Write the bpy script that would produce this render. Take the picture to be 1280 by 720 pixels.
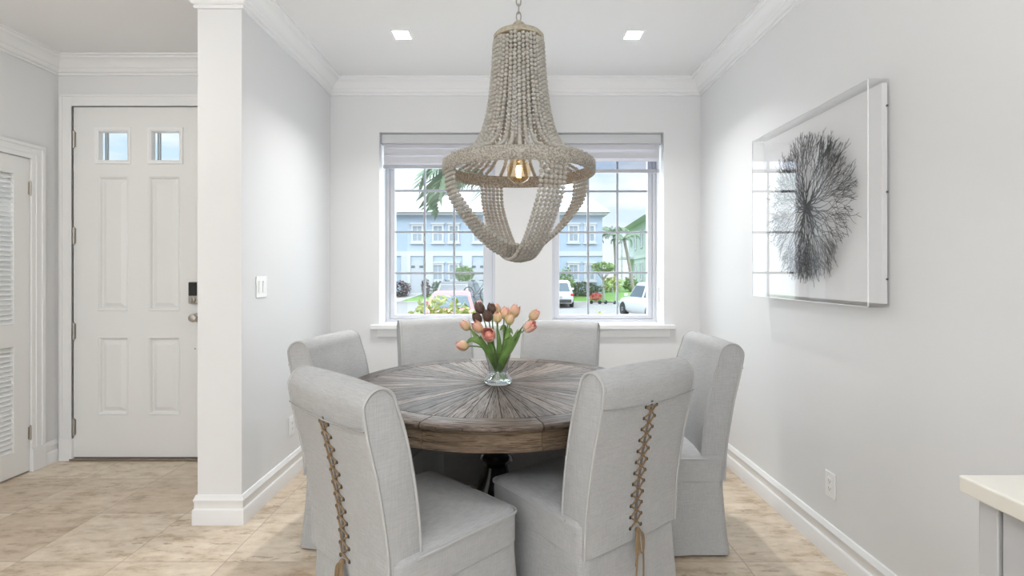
import bpy, math, random
from mathutils import Vector, Matrix
random.seed(7)
PI = math.pi
S = bpy.context.scene
for o in list(bpy.data.objects):
    bpy.data.objects.remove(o)
C = S.collection

# ------------------------------------------------------------------ camera
F = 645.0            # focal length in pixels of the 1280 px frame
H = 1.29             # eye height
cd = bpy.data.cameras.new('camera')
cam = bpy.data.objects.new('camera', cd)
C.objects.link(cam)
cam.location = (0, 0, H)
cam.rotation_euler = (PI / 2, 0, 0)
cd.sensor_width = 36
cd.lens = F / 1280 * 36
cd.shift_x = 2 / 1280
cd.shift_y = -20 / 1280
cd.clip_start = 0.05
cd.clip_end = 400
S.camera = cam

# ------------------------------------------------------------------ exposure
S.view_settings.view_transform = 'Standard'
S.view_settings.look = 'None'
S.view_settings.gamma = 1
S.view_settings.use_curve_mapping = False
S.view_settings.exposure = 0.25
S.cycles.use_denoising = True
S.cycles.max_bounces = 10
S.cycles.diffuse_bounces = 5
S.cycles.transparent_max_bounces = 16
S.cycles.caustics_reflective = False
S.cycles.caustics_refractive = False
S.cycles.sample_clamp_indirect = 6

# ------------------------------------------------------------------ sky
SKY_HIGH = 4.6
W = bpy.data.worlds.new('sky')
S.world = W
W.use_nodes = True
nt = W.node_tree
nt.nodes.clear()
def N(t, **kw):
    n = nt.nodes.new(t)
    for k, v in kw.items():
        setattr(n, k, v)
    return n
wo = N('ShaderNodeOutputWorld'); bg = N('ShaderNodeBackground')
tc = N('ShaderNodeTexCoord'); sp = N('ShaderNodeSeparateXYZ')
nt.links.new(tc.outputs['Generated'], sp.inputs[0])
rp = N('ShaderNodeValToRGB')
e = rp.color_ramp.elements
e[0].position = 0.0; e[0].color = (.88, .93, .96, 1)
e[1].position = 0.16; e[1].color = (.60, .77, .93, 1)
nt.links.new(sp.outputs[2], rp.inputs[0])
mp = N('ShaderNodeMapping'); mp.inputs['Scale'].default_value = (3, 3, 9)
nt.links.new(tc.outputs['Generated'], mp.inputs[0])
no = N('ShaderNodeTexNoise'); no.inputs['Scale'].default_value = 1.6; no.inputs['Detail'].default_value = 6
nt.links.new(mp.outputs[0], no.inputs['Vector'])
cr = N('ShaderNodeValToRGB')
cr.color_ramp.elements[0].position = .45; cr.color_ramp.elements[1].position = .62
nt.links.new(no.outputs[0], cr.inputs[0])
mx = N('ShaderNodeMix', data_type='RGBA')
nt.links.new(cr.outputs[0], mx.inputs[0]); nt.links.new(rp.outputs[0], mx.inputs[6]); mx.inputs[7].default_value = (.93, .95, .96, 1)
mr = N('ShaderNodeMapRange')
mr.inputs[1].default_value = .25; mr.inputs[2].default_value = .65; mr.inputs[3].default_value = 1.0; mr.inputs[4].default_value = SKY_HIGH
nt.links.new(sp.outputs[2], mr.inputs[0])
nt.links.new(mx.outputs[2], bg.inputs[0]); nt.links.new(mr.outputs[0], bg.inputs[1]); nt.links.new(bg.outputs[0], wo.inputs[0])

def lamp(name, kind, loc, rot, energy, color=(1, 1, 1), size=None, size_y=None, **kw):
    l = bpy.data.lights.new(name, kind)
    l.energy = energy; l.color = color
    if kind == 'AREA':
        l.shape = 'RECTANGLE'; l.size = size; l.size_y = size_y or size
    for k, v in kw.items():
        setattr(l, k, v)
    o = bpy.data.objects.new(name, l)
    C.objects.link(o)
    o.location = loc; o.rotation_euler = rot
    return o
lamp('sunlight', 'SUN', (0, 0, 20), (math.radians(42), 0, math.radians(-28)), .9, (1, .95, .88), angle=.02)
# fill lamp added behind an unseen rear opening to brighten the room
lamp('rear_fill', 'AREA', (-.6, -5.12, 1.30), (math.radians(90), 0, 0), 44, (.93, .965, 1), 4.2, 2.2)
# lamps added outside the two front windows to boost their daylight
for wx, ww in ((-.56, .86), (.746, .83)):
    lamp('window_boost', 'AREA', (wx, 4.34, 1.62), (math.radians(-90), 0, 0), 12, (.93, .965, 1), ww, 1.45)
lamp('hall_fill', 'AREA', (-2.5, 1.9, 2.70), (0, 0, 0), 9, (1, .95, .87), .3)  # unseen warm fill lamp added for the entry
# upward fill lamp added out of view to brighten the ceiling
lamp('upward_fill', 'AREA', (-.4, -1.2, 1.7), (math.radians(180), 0, 0), 115, (.95, .975, 1), .5)

# ------------------------------------------------------------------ materials
def mat(name, col=(.8, .8, .8), rough=.5, metal=0.0, spec=.5, bump=None, noise=None, trans=0, ior=1.45, emit=None, coat=0, alpha=None):
    m = bpy.data.materials.new(name)
    m.use_nodes = True
    t = m.node_tree
    b = t.nodes['Principled BSDF']
    b.inputs['Base Color'].default_value = (*col, 1)
    b.inputs['Roughness'].default_value = rough
    b.inputs['Metallic'].default_value = metal
    b.inputs['Specular IOR Level'].default_value = spec
    b.inputs['Transmission Weight'].default_value = trans
    b.inputs['IOR'].default_value = ior
    b.inputs['Coat Weight'].default_value = coat
    if emit:
        b.inputs['Emission Color'].default_value = (*emit[0], 1)
        b.inputs['Emission Strength'].default_value = emit[1]
    co = t.nodes.new('ShaderNodeTexCoord')
    if noise:                       # (scale, amount, second colour)
        n = t.nodes.new('ShaderNodeTexNoise'); n.inputs['Scale'].default_value = noise[0]; n.inputs['Detail'].default_value = 5
        t.links.new(co.outputs['Object'], n.inputs['Vector'])
        r = t.nodes.new('ShaderNodeValToRGB')
        r.color_ramp.elements[0].position = .5 - noise[1]; r.color_ramp.elements[1].position = .5 + noise[1]
        r.color_ramp.elements[0].color = (*col, 1); r.color_ramp.elements[1].color = (*noise[2], 1)
        t.links.new(n.outputs[0], r.inputs[0]); t.links.new(r.outputs[0], b.inputs['Base Color'])
    if bump:                        # (scale, strength, distance)
        n = t.nodes.new('ShaderNodeTexNoise'); n.inputs['Scale'].default_value = bump[0]; n.inputs['Detail'].default_value = 3
        t.links.new(co.outputs['Object'], n.inputs['Vector'])
        bb = t.nodes.new('ShaderNodeBump'); bb.inputs['Strength'].default_value = bump[1]; bb.inputs['Distance'].default_value = bump[2]
        t.links.new(n.outputs[0], bb.inputs['Height']); t.links.new(bb.outputs[0], b.inputs['Normal'])
    return m

class G:
    """small node-graph helper"""
    def __init__(s, m):
        s.t = m.node_tree; s.b = s.t.nodes['Principled BSDF']
    def n(s, typ, **kw):
        x = s.t.nodes.new(typ)
        for k, v in kw.items():
            setattr(x, k, v)
        return x
    def math(s, op, a, b=None, c=None):
        x = s.n('ShaderNodeMath', operation=op)
        for i, v in enumerate((a, b, c)):
            if v is None: continue
            if hasattr(v, 'is_linked'): s.t.links.new(v, x.inputs[i])
            else: x.inputs[i].default_value = v
        return x.outputs[0]
    def link(s, a, b): s.t.links.new(a, b)
    def comb(s, x, y, z):
        c = s.n('ShaderNodeCombineXYZ')
        for i, v in enumerate((x, y, z)):
            if hasattr(v, 'is_linked'): s.link(v, c.inputs[i])
            else: c.inputs[i].default_value = v
        return c.outputs[0]
    def noise(s, vec, scale, detail=4, rough=.55):
        x = s.n('ShaderNodeTexNoise'); x.inputs['Scale'].default_value = scale; x.inputs['Detail'].default_value = detail; x.inputs['Roughness'].default_value = rough
        s.link(vec, x.inputs['Vector']); return x.outputs[0]
    def white(s, vec):
        x = s.n('ShaderNodeTexWhiteNoise', noise_dimensions='3D'); s.link(vec, x.inputs['Vector']); return x.outputs['Value']
    def ramp(s, v, stops):
        x = s.n('ShaderNodeValToRGB'); e = x.color_ramp.elements
        while len(e) < len(stops): e.new(.5)
        for q, (p, c) in zip(e, stops): q.position = p; q.color = (*c, 1)
        s.link(v, x.inputs[0]); return x.outputs[0]
    def mix(s, f, a, b, mode='MIX'):
        x = s.n('ShaderNodeMix', data_type='RGBA', blend_type=mode)
        for i, v in ((0, f), (6, a), (7, b)):
            if hasattr(v, 'is_linked'): s.link(v, x.inputs[i])
            elif i == 0: x.inputs[0].default_value = v
            else: x.inputs[i].default_value = (*v, 1)
        return x.outputs[2]
    def xyz(s):
        c = s.n('ShaderNodeTexCoord'); q = s.n('ShaderNodeSeparateXYZ'); s.link(c.outputs['Object'], q.inputs[0])
        return c.outputs['Object'], q.outputs[0], q.outputs[1], q.outputs[2]
    def bump(s, h, st, dist):
        x = s.n('ShaderNodeBump'); x.inputs['Strength'].default_value = st; x.inputs['Distance'].default_value = dist
        s.link(h, x.inputs['Height']); s.link(x.outputs[0], s.b.inputs['Normal'])

wall_m = mat('wall_paint', (.77, .775, .78), .55, spec=.3, bump=(160, .05, .002))
ceil_m = mat('ceiling_paint', (.83, .83, .835), .8, spec=.2)
trim_m = mat('trim_paint', (.84, .845, .85), .32)
door_m = mat('door_paint', (.80, .805, .80), .35, noise=(3, .4, (.775, .78, .77)))
louvre_m = mat('louvre_paint', (.82, .82, .81), .4)
nickel_m = mat('brushed_nickel', (.46, .43, .39), .35, 1)
black_m = mat('black_plastic', (.012, .012, .013), .25)
plastic_m = mat('white_plastic', (.86, .86, .86), .3)
slot_m = mat('socket_slot', (.05, .05, .05), .5)
vinyl_m = mat('window_vinyl', (.60, .605, .635), .4)
grid_m = mat('muntin_bar', (.34, .36, .385), .4)
def fabric(name, col, tr):
    m = bpy.data.materials.new(name); m.use_nodes = True
    t = m.node_tree; t.nodes.clear()
    o = t.nodes.new('ShaderNodeOutputMaterial'); d = t.nodes.new('ShaderNodeBsdfDiffuse'); q = t.nodes.new('ShaderNodeBsdfTranslucent'); x = t.nodes.new('ShaderNodeMixShader')
    d.inputs[0].default_value = (*col, 1); q.inputs[0].default_value = (*col, 1); x.inputs[0].default_value = tr
    t.links.new(d.outputs[0], x.inputs[1]); t.links.new(q.outputs[0], x.inputs[2]); t.links.new(x.outputs[0], o.inputs[0])
    return m
blind_m = fabric('blind_fabric', (.78, .78, .82), .35)
rail_m = mat('blind_rail', (.40, .41, .44), .4)
cas_m = mat('blind_cassette', (.62, .63, .65), .4)

def glass_thin(name, tint=(1, 1, 1), refl=1.0, ior=1.45, rough=0.0):
    m = bpy.data.materials.new(name); m.use_nodes = True
    t = m.node_tree; t.nodes.clear()
    o = t.nodes.new('ShaderNodeOutputMaterial'); tr = t.nodes.new('ShaderNodeBsdfTransparent'); gl = t.nodes.new('ShaderNodeBsdfGlossy')
    lw = t.nodes.new('ShaderNodeLayerWeight'); lw.inputs[0].default_value = .5
    pw = t.nodes.new('ShaderNodeMath'); pw.operation = 'POWER'; pw.inputs[1].default_value = 5
    f0 = ((ior - 1) / (ior + 1)) ** 2
    ma = t.nodes.new('ShaderNodeMath'); ma.operation = 'MULTIPLY_ADD'; ma.inputs[1].default_value = (1 - f0) * refl; ma.inputs[2].default_value = f0 * refl
    ma.use_clamp = True
    mxs = t.nodes.new('ShaderNodeMixShader')
    gl.inputs['Roughness'].default_value = rough; tr.inputs[0].default_value = (*tint, 1)
    t.links.new(lw.outputs['Facing'], pw.inputs[0]); t.links.new(pw.outputs[0], ma.inputs[0]); t.links.new(ma.outputs[0], mxs.inputs[0]); t.links.new(tr.outputs[0], mxs.inputs[1]); t.links.new(gl.outputs[0], mxs.inputs[2]); t.links.new(mxs.outputs[0], o.inputs[0])
    return m
pane_m = glass_thin('window_glass', (.97, .985, .985), .8)
acrylic_m = glass_thin('acrylic', (.985, .985, .985), 1.0)
amber_m = glass_thin('amber_bulb_glass', (1, .90, .72), 1.0)
vase_m = glass_thin('clear_vase_glass', (.925, .95, .95), 3.2)
carglass_m = mat('car_glass', (.10, .13, .15), .08)

# travertine floor -------------------------------------------------
floor_m = mat('travertine_tiles', rough=.28)
g = G(floor_m); ob, x, y, z = g.xyz()
TS = .4615
u = g.math('DIVIDE', g.math('ADD', x, 1.27 + TS * 20), TS); v = g.math('DIVIDE', g.math('ADD', y, -2.297 + TS * 20), TS)
cell = g.comb(g.math('FLOOR', u), g.math('FLOOR', v), 0)
wn = g.white(cell)
shift = g.n('ShaderNodeVectorMath', operation='ADD'); g.link(ob, shift.inputs[0])
off = g.comb(g.math('MULTIPLY', wn, 37), g.math('MULTIPLY', wn, 91), g.math('MULTIPLY', wn, 13)); g.link(off, shift.inputs[1])
sm = g.n('ShaderNodeMapping'); sm.inputs['Scale'].default_value = (1.0, 2.2, 1); g.link(shift.outputs[0], sm.inputs[0]); sv = sm.outputs[0]
base = g.ramp(wn, [(0, (.55, .455, .35)), (.5, (.61, .52, .41)), (1, (.66, .575, .465))])
cloud = g.ramp(g.noise(sv, 7, 9, .68), [(.34, (.66, .58, .48)), (.47, (.95, .93, .90)), (.66, (1.14, 1.15, 1.17))])
colr = g.mix(1.0, base, cloud, 'MULTIPLY')
sm2 = g.n('ShaderNodeMapping'); sm2.inputs['Scale'].default_value = (11, 34, 1); g.link(shift.outputs[0], sm2.inputs[0])
pit = g.ramp(g.noise(sm2.outputs[0], 1.0, 5, .65), [(.36, (1, 1, 1)), (.42, (0, 0, 0))])
pitm = g.math('MULTIPLY', pit, g.ramp(g.noise(sv, 2.2, 2), [(.42, (0, 0, 0)), (.6, (1, 1, 1))]))
colr = g.mix(g.math('MULTIPLY', pitm, .75), colr, (.30, .22, .14))
def edge(w): 
    f = g.math('FRACT', w); return g.math('MINIMUM', f, g.math('SUBTRACT', 1.0, f))
gr = g.math('LESS_THAN', g.math('MINIMUM', edge(u), edge(v)), .0042)
colr = g.mix(g.math('MULTIPLY', gr, .65), colr, (.26, .20, .145))
g.link(colr, g.b.inputs['Base Color'])
g.link(g.math('ADD', g.math('MULTIPLY', g.noise(sv, 6, 3), .25), .22), g.b.inputs['Roughness'])
g.bump(g.math('SUBTRACT', 0.0, g.math('ADD', g.math('MULTIPLY', pitm, .6), gr)), .35, .002)

# linen ------------------------------------------------------------
def linen(name, col, dark):
    m = mat(name, col, .92, spec=.15)
    g = G(m); ob, x, y, z = g.xyz()
    m1 = g.n('ShaderNodeMapping'); m1.inputs['Scale'].default_value = (500, 500, 26); g.link(ob, m1.inputs[0])
    m2 = g.n('ShaderNodeMapping'); m2.inputs['Scale'].default_value = (26, 26, 500); g.link(ob, m2.inputs[0])
    a = g.noise(m1.outputs[0], 1, 2); b = g.noise(m2.outputs[0], 1, 2); c = g.noise(ob, 9, 4)
    s = g.math('ADD', g.math('MULTIPLY', g.math('ADD', a, b), .4), g.math('MULTIPLY', c, .2))
    g.link(g.ramp(s, [(.36, dark), (.62, col)]), g.b.inputs['Base Color'])
    w = g.noise(ob, 7, 3)
    g.bump(g.math('ADD', g.math('MULTIPLY', g.math('ADD', a, b), .12), w), .28, .012)
    return m
linen_m = linen('grey_linen', (.455, .457, .455), (.355, .357, .356))
piping_m = mat('linen_piping', (.43, .43, .425), .9, spec=.15)
seam_m = mat('linen_seam', (.33, .325, .32), .9, spec=.1)
slit_shade_m = mat('slit_shade_cloth', (.16, .15, .14), .95, spec=.1)  # cloth colour darkened to stand for shade inside the laced slit
jute_m = mat('jute_cord', (.25, .175, .105), .9, spec=.1, bump=(300, .5, .002))
eyelet_m = mat('eyelet_brass', (.06, .05, .04), .4, .8)

# reclaimed wood ----------------------------------------------------
def wood(name, mode, cols, rough=.42):
    m = mat(name, rough=rough, spec=.32)
    g = G(m); ob, x, y, z = g.xyz()
    ang = g.math('ARCTAN2', y, x)
    r = g.math('SQRT', g.math('ADD', g.math('MULTIPLY', x, x), g.math('MULTIPLY', y, y)))
    NW = 56 if mode == 'rays' else 10
    w = g.math('MULTIPLY', g.math('ADD', ang, PI + .05), NW / (2 * PI))
    fl = g.math('FLOOR', w); fr = g.math('FRACT', w)
    rnd = g.white(g.comb(fl, 3.3, 1.7))
    if mode == 'rays':
        lat = g.math('MULTIPLY', g.math('MULTIPLY', g.math('SUBTRACT', fr, .5), r), 2 * PI / NW)
        vec = g.comb(g.math('MULTIPLY', lat, 85), g.math('MULTIPLY', r, 4.2), g.math('MULTIPLY', rnd, 50))
        vecf = g.comb(g.math('MULTIPLY', lat, 300), g.math('MULTIPLY', r, 9), g.math('MULTIPLY', rnd, 50))
        line = g.math('LESS_THAN', g.math('MULTIPLY', g.math('MINIMUM', fr, g.math('SUBTRACT', 1.0, fr)), r), .015)
    elif mode == 'ring':
        vec = g.comb(g.math('MULTIPLY', r, 60), g.math('MULTIPLY', ang, 2.4), g.math('MULTIPLY', rnd, 50))
        vecf = g.comb(g.math('MULTIPLY', r, 240), g.math('MULTIPLY', ang, 6), g.math('MULTIPLY', rnd, 50))
        line = g.math('LESS_THAN', g.math('MINIMUM', fr, g.math('SUBTRACT', 1.0, fr)), .006)
    else:
        vec = g.comb(g.math('MULTIPLY', z, 40), g.math('MULTIPLY', ang, 3.2), g.math('MULTIPLY', rnd, 50))
        vecf = g.comb(g.math('MULTIPLY', z, 260), g.math('MULTIPLY', ang, 7), g.math('MULTIPLY', rnd, 50))
        line = g.math('LESS_THAN', g.math('MINIMUM', fr, g.math('SUBTRACT', 1.0, fr)), .002)
    n1 = g.noise(vec, 1, 5, .6); n2 = g.noise(vecf, 1, 3)
    wav = g.math('FRACT', g.math('MULTIPLY', n1, 7))
    wv = g.math('ABSOLUTE', g.math('SUBTRACT', wav, .5))
    grain = g.math('ADD', g.math('MULTIPLY', n1, .5), g.math('ADD', g.math('MULTIPLY', wv, .32), g.math('MULTIPLY', n2, .32)))
    tone = g.ramp(g.math('ADD', grain, g.math('MULTIPLY', g.math('SUBTRACT', rnd, .5), .26)), cols)
    crack = g.math('LESS_THAN', n2, .40)
    c = g.mix(g.math('MULTIPLY', crack, .6), tone, (.04, .03, .025))
    c = g.mix(g.math('MULTIPLY', line, .65), c, (.03, .024, .02))
    msk = g.math('MINIMUM', g.math('ADD', g.math('MULTIPLY', crack, .7), line), 1.0)
    g.link(g.math('MULTIPLY_ADD', msk, .45, rough), g.b.inputs['Roughness'])
    g.link(g.math('MULTIPLY', g.math('SUBTRACT', 1.0, msk), .34), g.b.inputs['Specular IOR Level'])
    g.link(c, g.b.inputs['Base Color'])
    g.bump(g.math('SUBTRACT', grain, g.math('MULTIPLY', line, 1.0)), .45, .003)
    return m
wcols = [(.34, (.045, .032, .025)), (.48, (.10, .076, .060)), (.60, (.175, .14, .115)), (.78, (.30, .255, .22))]
rays_m = wood('sunburst_planks', 'rays', wcols, .46)
ring_m = wood('wood_border', 'ring', wcols, .42)
apron_m = wood('wood_apron', 'apron', [(.28, (.055, .037, .024)), (.45, (.115, .08, .052)), (.62, (.19, .14, .095)), (.8, (.27, .21, .155))], .5)
ebony_m = mat('black_lacquer', (.012, .011, .010), .16, coat=.3)

bead_m = mat('whitewashed_wood_bead', (.39, .365, .32), .75, noise=(30, .3, (.48, .46, .42)))
ringm_m = mat('weathered_ring', (.24, .215, .18), .8, noise=(130, .12, (.47, .44, .39)), bump=(120, .9, .005))
capm_m = mat('weathered_cap', (.34, .30, .22), .7, noise=(60, .15, (.47, .43, .35)), bump=(80, .4, .003))
rust_m = mat('rusty_wire', (.30, .20, .10), .6, .5)
chain_m = mat('chain_metal', (.42, .40, .36), .4, .8)
filament_m = mat('glowing_filament', (1, .6, .2), .5, emit=((1, .62, .22), 9))
lens_m = mat('lamp_lens', (1, 1, 1), .5, emit=((1, .99, .97), 4))
can_m = mat('lamp_baffle', (.70, .70, .70), .5)
coral_m = mat('black_coral', (.022, .02, .021), .6)
backing_m = mat('white_backing', (.86, .86, .87), .6)
screw_m = mat('steel_screw', (.12, .12, .12), .4, .6)
counter_m = mat('cream_quartz', (.72, .70, .63), .25, noise=(25, .3, (.74, .72, .66)))
cab_m = mat('grey_cabinet', (.50, .50, .51), .45)
cabfront_m = mat('grey_drawer_front', (.46, .465, .48), .5, bump=(120, .1, .002))

# ------------------------------------------------------------------ mesh building
class MB:
    def __init__(s): s.v = []; s.f = []
    def add(s, vs, fs):
        b = len(s.v); s.v += [tuple(q) for q in vs]; s.f += [tuple(i + b for i in q) for q in fs]; return s
    def box(s, x0, x1, y0, y1, z0, z1, M=None):
        vs = [Vector((x, y, z)) for z in (z0, z1) for y in (y0, y1) for x in (x0, x1)]
        if M: vs = [M @ q for q in vs]
        return s.add(vs, [(0, 2, 3, 1), (4, 5, 7, 6), (0, 1, 5, 4), (2, 6, 7, 3), (0, 4, 6, 2), (1, 3, 7, 5)])
    def tube(s, pts, r, n=8, closed=False):
        pts = [Vector(p) for p in pts]; m = len(pts)
        rr = r if isinstance(r, (list, tuple)) else [r] * m
        vs = []; fs = []; up = None
        for i, p in enumerate(pts):
            a = pts[i - 1] if (i > 0 or closed) else p
            b = pts[(i + 1) % m] if (i < m - 1 or closed) else p
            t = (b - a)
            t = t.normalized() if t.length > 1e-9 else Vector((0, 0, 1))
            if up is None:
                up = Vector((0, 0, 1)) if abs(t.z) < .9 else Vector((1, 0, 0))
            q = up - t * up.dot(t)
            if q.length < 1e-6: q = t.orthogonal()
            q.normalize(); up = q; w = t.cross(q)
            for k in range(n):
                c = 2 * PI * k / n
                vs.append(p + (q * math.cos(c) + w * math.sin(c)) * rr[i])
        for i in range(m if closed else m - 1):
            j = (i + 1) % m
            for k in range(n):
                l = (k + 1) % n
                fs.append((i * n + k, i * n + l, j * n + l, j * n + k))
        if not closed:
            fs.append(tuple(range(n - 1, -1, -1))); fs.append(tuple((m - 1) * n + k for k in range(n)))
        return s.add(vs, fs)
    def lathe(s, prof, n=32, c=(0, 0, 0), M=None):
        shut = prof[0] == prof[-1]
        vs = []; fs = []; m = len(prof)
        for r, z in prof:
            for k in range(n):
                a = 2 * PI * k / n
                q = Vector((c[0] + r * math.cos(a), c[1] + r * math.sin(a), c[2] + z))
                vs.append(M @ q if M else q)
        for i in range(m - 1):
            for k in range(n):
                l = (k + 1) % n
                fs.append((i * n + k, i * n + l, (i + 1) * n + l, (i + 1) * n + k))
        if prof[0][0] > 0 and not shut: fs.append(tuple(range(n - 1, -1, -1)))
        if prof[-1][0] > 0 and not shut: fs.append(tuple((m - 1) * n + k for k in range(n)))
        return s.add(vs, fs)
    def ball(s, c, r, u=8, v=6, sq=1.0):
        pr = [(max(1e-5, r * math.sin(PI * i / v)), -r * sq * math.cos(PI * i / v)) for i in range(v + 1)]
        return s.lathe(pr, u, c)
    def prism(s, poly, lo, hi, axis='z', M=None):
        def P(a, b, h):
            q = {'z': (a, b, h), 'y': (a, h, b), 'x': (h, a, b)}[axis]
            q = Vector(q); return M @ q if M else q
        n = len(poly)
        vs = [P(a, b, lo) for a, b in poly] + [P(a, b, hi) for a, b in poly]
        return s.add(vs, [tuple(range(n - 1, -1, -1)), tuple(range(n, 2 * n))] + [(i, (i + 1) % n, n + (i + 1) % n, n + i) for i in range(n)])
    def loft(s, loops, cap0=True, cap1=True):
        n = len(loops[0]); vs = [q for l in loops for q in l]; fs = []
        for i in range(len(loops) - 1):
            for k in range(n):
                l = (k + 1) % n
                fs.append((i * n + k, i * n + l, (i + 1) * n + l, (i + 1) * n + k))
        if cap0: fs.append(tuple(range(n - 1, -1, -1)))
        if cap1: fs.append(tuple((len(loops) - 1) * n + k for k in range(n)))
        return s.add(vs, fs)
    def plate(s, us, vs_, holes, w0, w1, axis):
        """flat slab with rectangular holes; us/vs_ extents, holes (u0,u1,v0,v1); axis = thickness axis"""
        U = sorted({*us, *[h[0] for h in holes], *[h[1] for h in holes]}); V = sorted({*vs_, *[h[2] for h in holes], *[h[3] for h in holes]})
        def P(u, v, w): return {'z': (u, v, w), 'y': (u, w, v), 'x': (w, u, v)}[axis]
        def solid(i, j):
            if not (0 <= i < len(U) - 1 and 0 <= j < len(V) - 1): return False
            a = (U[i] + U[i + 1]) / 2; b = (V[j] + V[j + 1]) / 2
            return not any(h[0] < a < h[1] and h[2] < b < h[3] for h in holes)
        idx = {}; vv = []; ff = []
        def I(i, j, k):
            if (i, j, k) not in idx:
                idx[(i, j, k)] = len(vv); vv.append(P(U[i], V[j], (w0, w1)[k]))
            return idx[(i, j, k)]
        for i in range(len(U) - 1):
            for j in range(len(V) - 1):
                if not solid(i, j): continue
                ff.append((I(i, j, 0), I(i, j + 1, 0), I(i + 1, j + 1, 0), I(i + 1, j, 0)))
                ff.append((I(i, j, 1), I(i + 1, j, 1), I(i + 1, j + 1, 1), I(i, j + 1, 1)))
                for di, dj, a, b in ((-1, 0, (i, j), (i, j + 1)), (1, 0, (i + 1, j + 1), (i + 1, j)), (0, -1, (i + 1, j), (i, j)), (0, 1, (i, j + 1), (i + 1, j + 1))):
                    if not solid(i + di, j + dj):
                        ff.append((I(*a, 0), I(*b, 0), I(*b, 1), I(*a, 1)))
        return s.add(vv, ff)
    def build(s, name, m, parent=None, smooth=40, bevel=None, seg=2, loc=None, solid=None, subsurf=0):
        me = bpy.data.meshes.new(name)
        me.from_pydata(s.v, [], s.f); me.update()
        import bmesh
        bm = bmesh.new(); bm.from_mesh(me); bmesh.ops.recalc_face_normals(bm, faces=bm.faces); bm.to_mesh(me); bm.free()
        if smooth:
            me.polygons.foreach_set('use_smooth', [True] * len(me.polygons))
            me.set_sharp_from_angle(angle=math.radians(smooth))
        me.materials.append(m)
        o = bpy.data.objects.new(name, me); C.objects.link(o)
        if parent: o.parent = parent
        if loc: o.location = loc
        if solid:
            q = o.modifiers.new('solid', 'SOLIDIFY'); q.thickness = solid; q.offset = 0
        if bevel:
            q = o.modifiers.new('bevel', 'BEVEL'); q.width = bevel; q.segments = seg; q.limit_method = 'ANGLE'; q.angle_limit = math.radians(35)
        if subsurf:
            q = o.modifiers.new('sub', 'SUBSURF'); q.levels = subsurf; q.render_levels = subsurf
        return o

def tag(o, label, cat, group=None, kind=None):
    o['label'] = label; o['category'] = cat
    if group: o['group'] = group
    if kind: o['kind'] = kind
    return o
def thing(name, label, cat, loc=(0, 0, 0), rz=0, group=None):
    o = bpy.data.objects.new(name, None); C.objects.link(o)
    o.empty_display_size = .1
    o.location = loc; o.rotation_euler = (0, 0, rz)
    return tag(o, label, cat, group)
def struct(o, label=None, cat=None):
    o['kind'] = 'structure'
    if label: o['label'] = label
    if cat: o['category'] = cat
    return o
def curve_pts(P, n):
    """Catmull-Rom through P, n samples per span"""
    P = [Vector(p) for p in P]; out = []
    for i in range(len(P) - 1):
        a = P[max(i - 1, 0)]; b = P[i]; c = P[i + 1]; d = P[min(i + 2, len(P) - 1)]
        for k in range(n):
            t = k / n
            out.append(.5 * ((2 * b) + (c - a) * t + (2 * a - 5 * b + 4 * c - d) * t * t + (-a + 3 * b - 3 * c + d) * t ** 3))
    out.append(P[-1]); return out
def resample(pts, step):
    pts = [Vector(p) for p in pts]; L = [0]
    for a, b in zip(pts, pts[1:]): L.append(L[-1] + (b - a).length)
    n = max(1, round(L[-1] / step)); out = []; j = 0
    for k in range(n + 1):
        d = L[-1] * k / n
        while j < len(pts) - 2 and L[j + 1] < d: j += 1
        t = (d - L[j]) / max(1e-9, L[j + 1] - L[j]); out.append(pts[j].lerp(pts[j + 1], min(1, t)))
    return out
def rrect(hx, hy, r, z, cx=0, cy=0, n=6, wave=None):
    out = []
    for sx, sy, a0 in ((1, 1, 0), (-1, 1, 90), (-1, -1, 180), (1, -1, 270)):
        for k in range(n + 1):
            a = math.radians(a0 + 90 * k / n)
            out.append((cx + sx * (hx - r) + r * math.cos(a), cy + sy * (hy - r) + r * math.sin(a), z))
    return out

# ------------------------------------------------------------------ room shell
XL, XR, XP, XE = -1.377, 1.453, -1.603, -3.106
YB, YP, YE, YR = 3.945, 2.645, 3.545, -5.0
ZC = 2.75
ZF = .15
win = [(-1.003, -.116), (.318, 1.174)]
ZS, ZT = .885, 2.36
struct(MB().box(-3.4, 1.7, -5.3, 4.2, -ZF, 0).build('floor', floor_m, smooth=0), 'floor of square beige travertine tiles', 'floor')
lamps_xy = [(-.668, 3.175), (.757, 3.18)]
struct(MB().plate((-3.4, 1.7), (-7.2, 4.2), [(a - .05, a + .05, b - .055, b + .055) for a, b in lamps_xy], ZC, ZC + .09, 'z').build('ceiling', ceil_m, smooth=0), 'smooth white ceiling with two square recessed lamps', 'ceiling')  # runs past the rear wall as an unseen overhang added to block sun
struct(MB().plate((-1.603, 1.60), (0, ZC), [(a, b, ZS, ZT) for a, b in win], YB, 4.25, 'y').build('wall_back', wall_m, smooth=0))
struct(MB().box(XP, XL, YP, YB, 0, ZC).build('wall_left', wall_m, smooth=0))
struct(MB().box(XR, XR + .15, YR, YB, 0, ZC).build('wall_right', wall_m, smooth=0))
DX0, DX1, DZ = -3.000, -2.115, 2.425
struct(MB().plate((XE - .14, XP), (0, ZC), [(DX0 - .005, DX1 + .005, -.01, DZ + .005)], YE, YE + .16, 'y').build('wall_entry', wall_m, smooth=0))
LY0, LY1, LZ = 2.56, 3.332, 2.022
struct(MB().plate((YR, YE), (0, ZC), [(LY0 - .004, LY1 + .004, -.01, LZ + .004)], XE - .14, XE, 'x').build('wall_hall', wall_m, smooth=0))
struct(MB().plate((-3.25, 1.6), (0, ZC), [(-2.75, 1.2, .08, 2.4)], YR - .12, YR, 'y').build('wall_rear', wall_m, smooth=0))  # opening added out of view to let light in from behind
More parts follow.
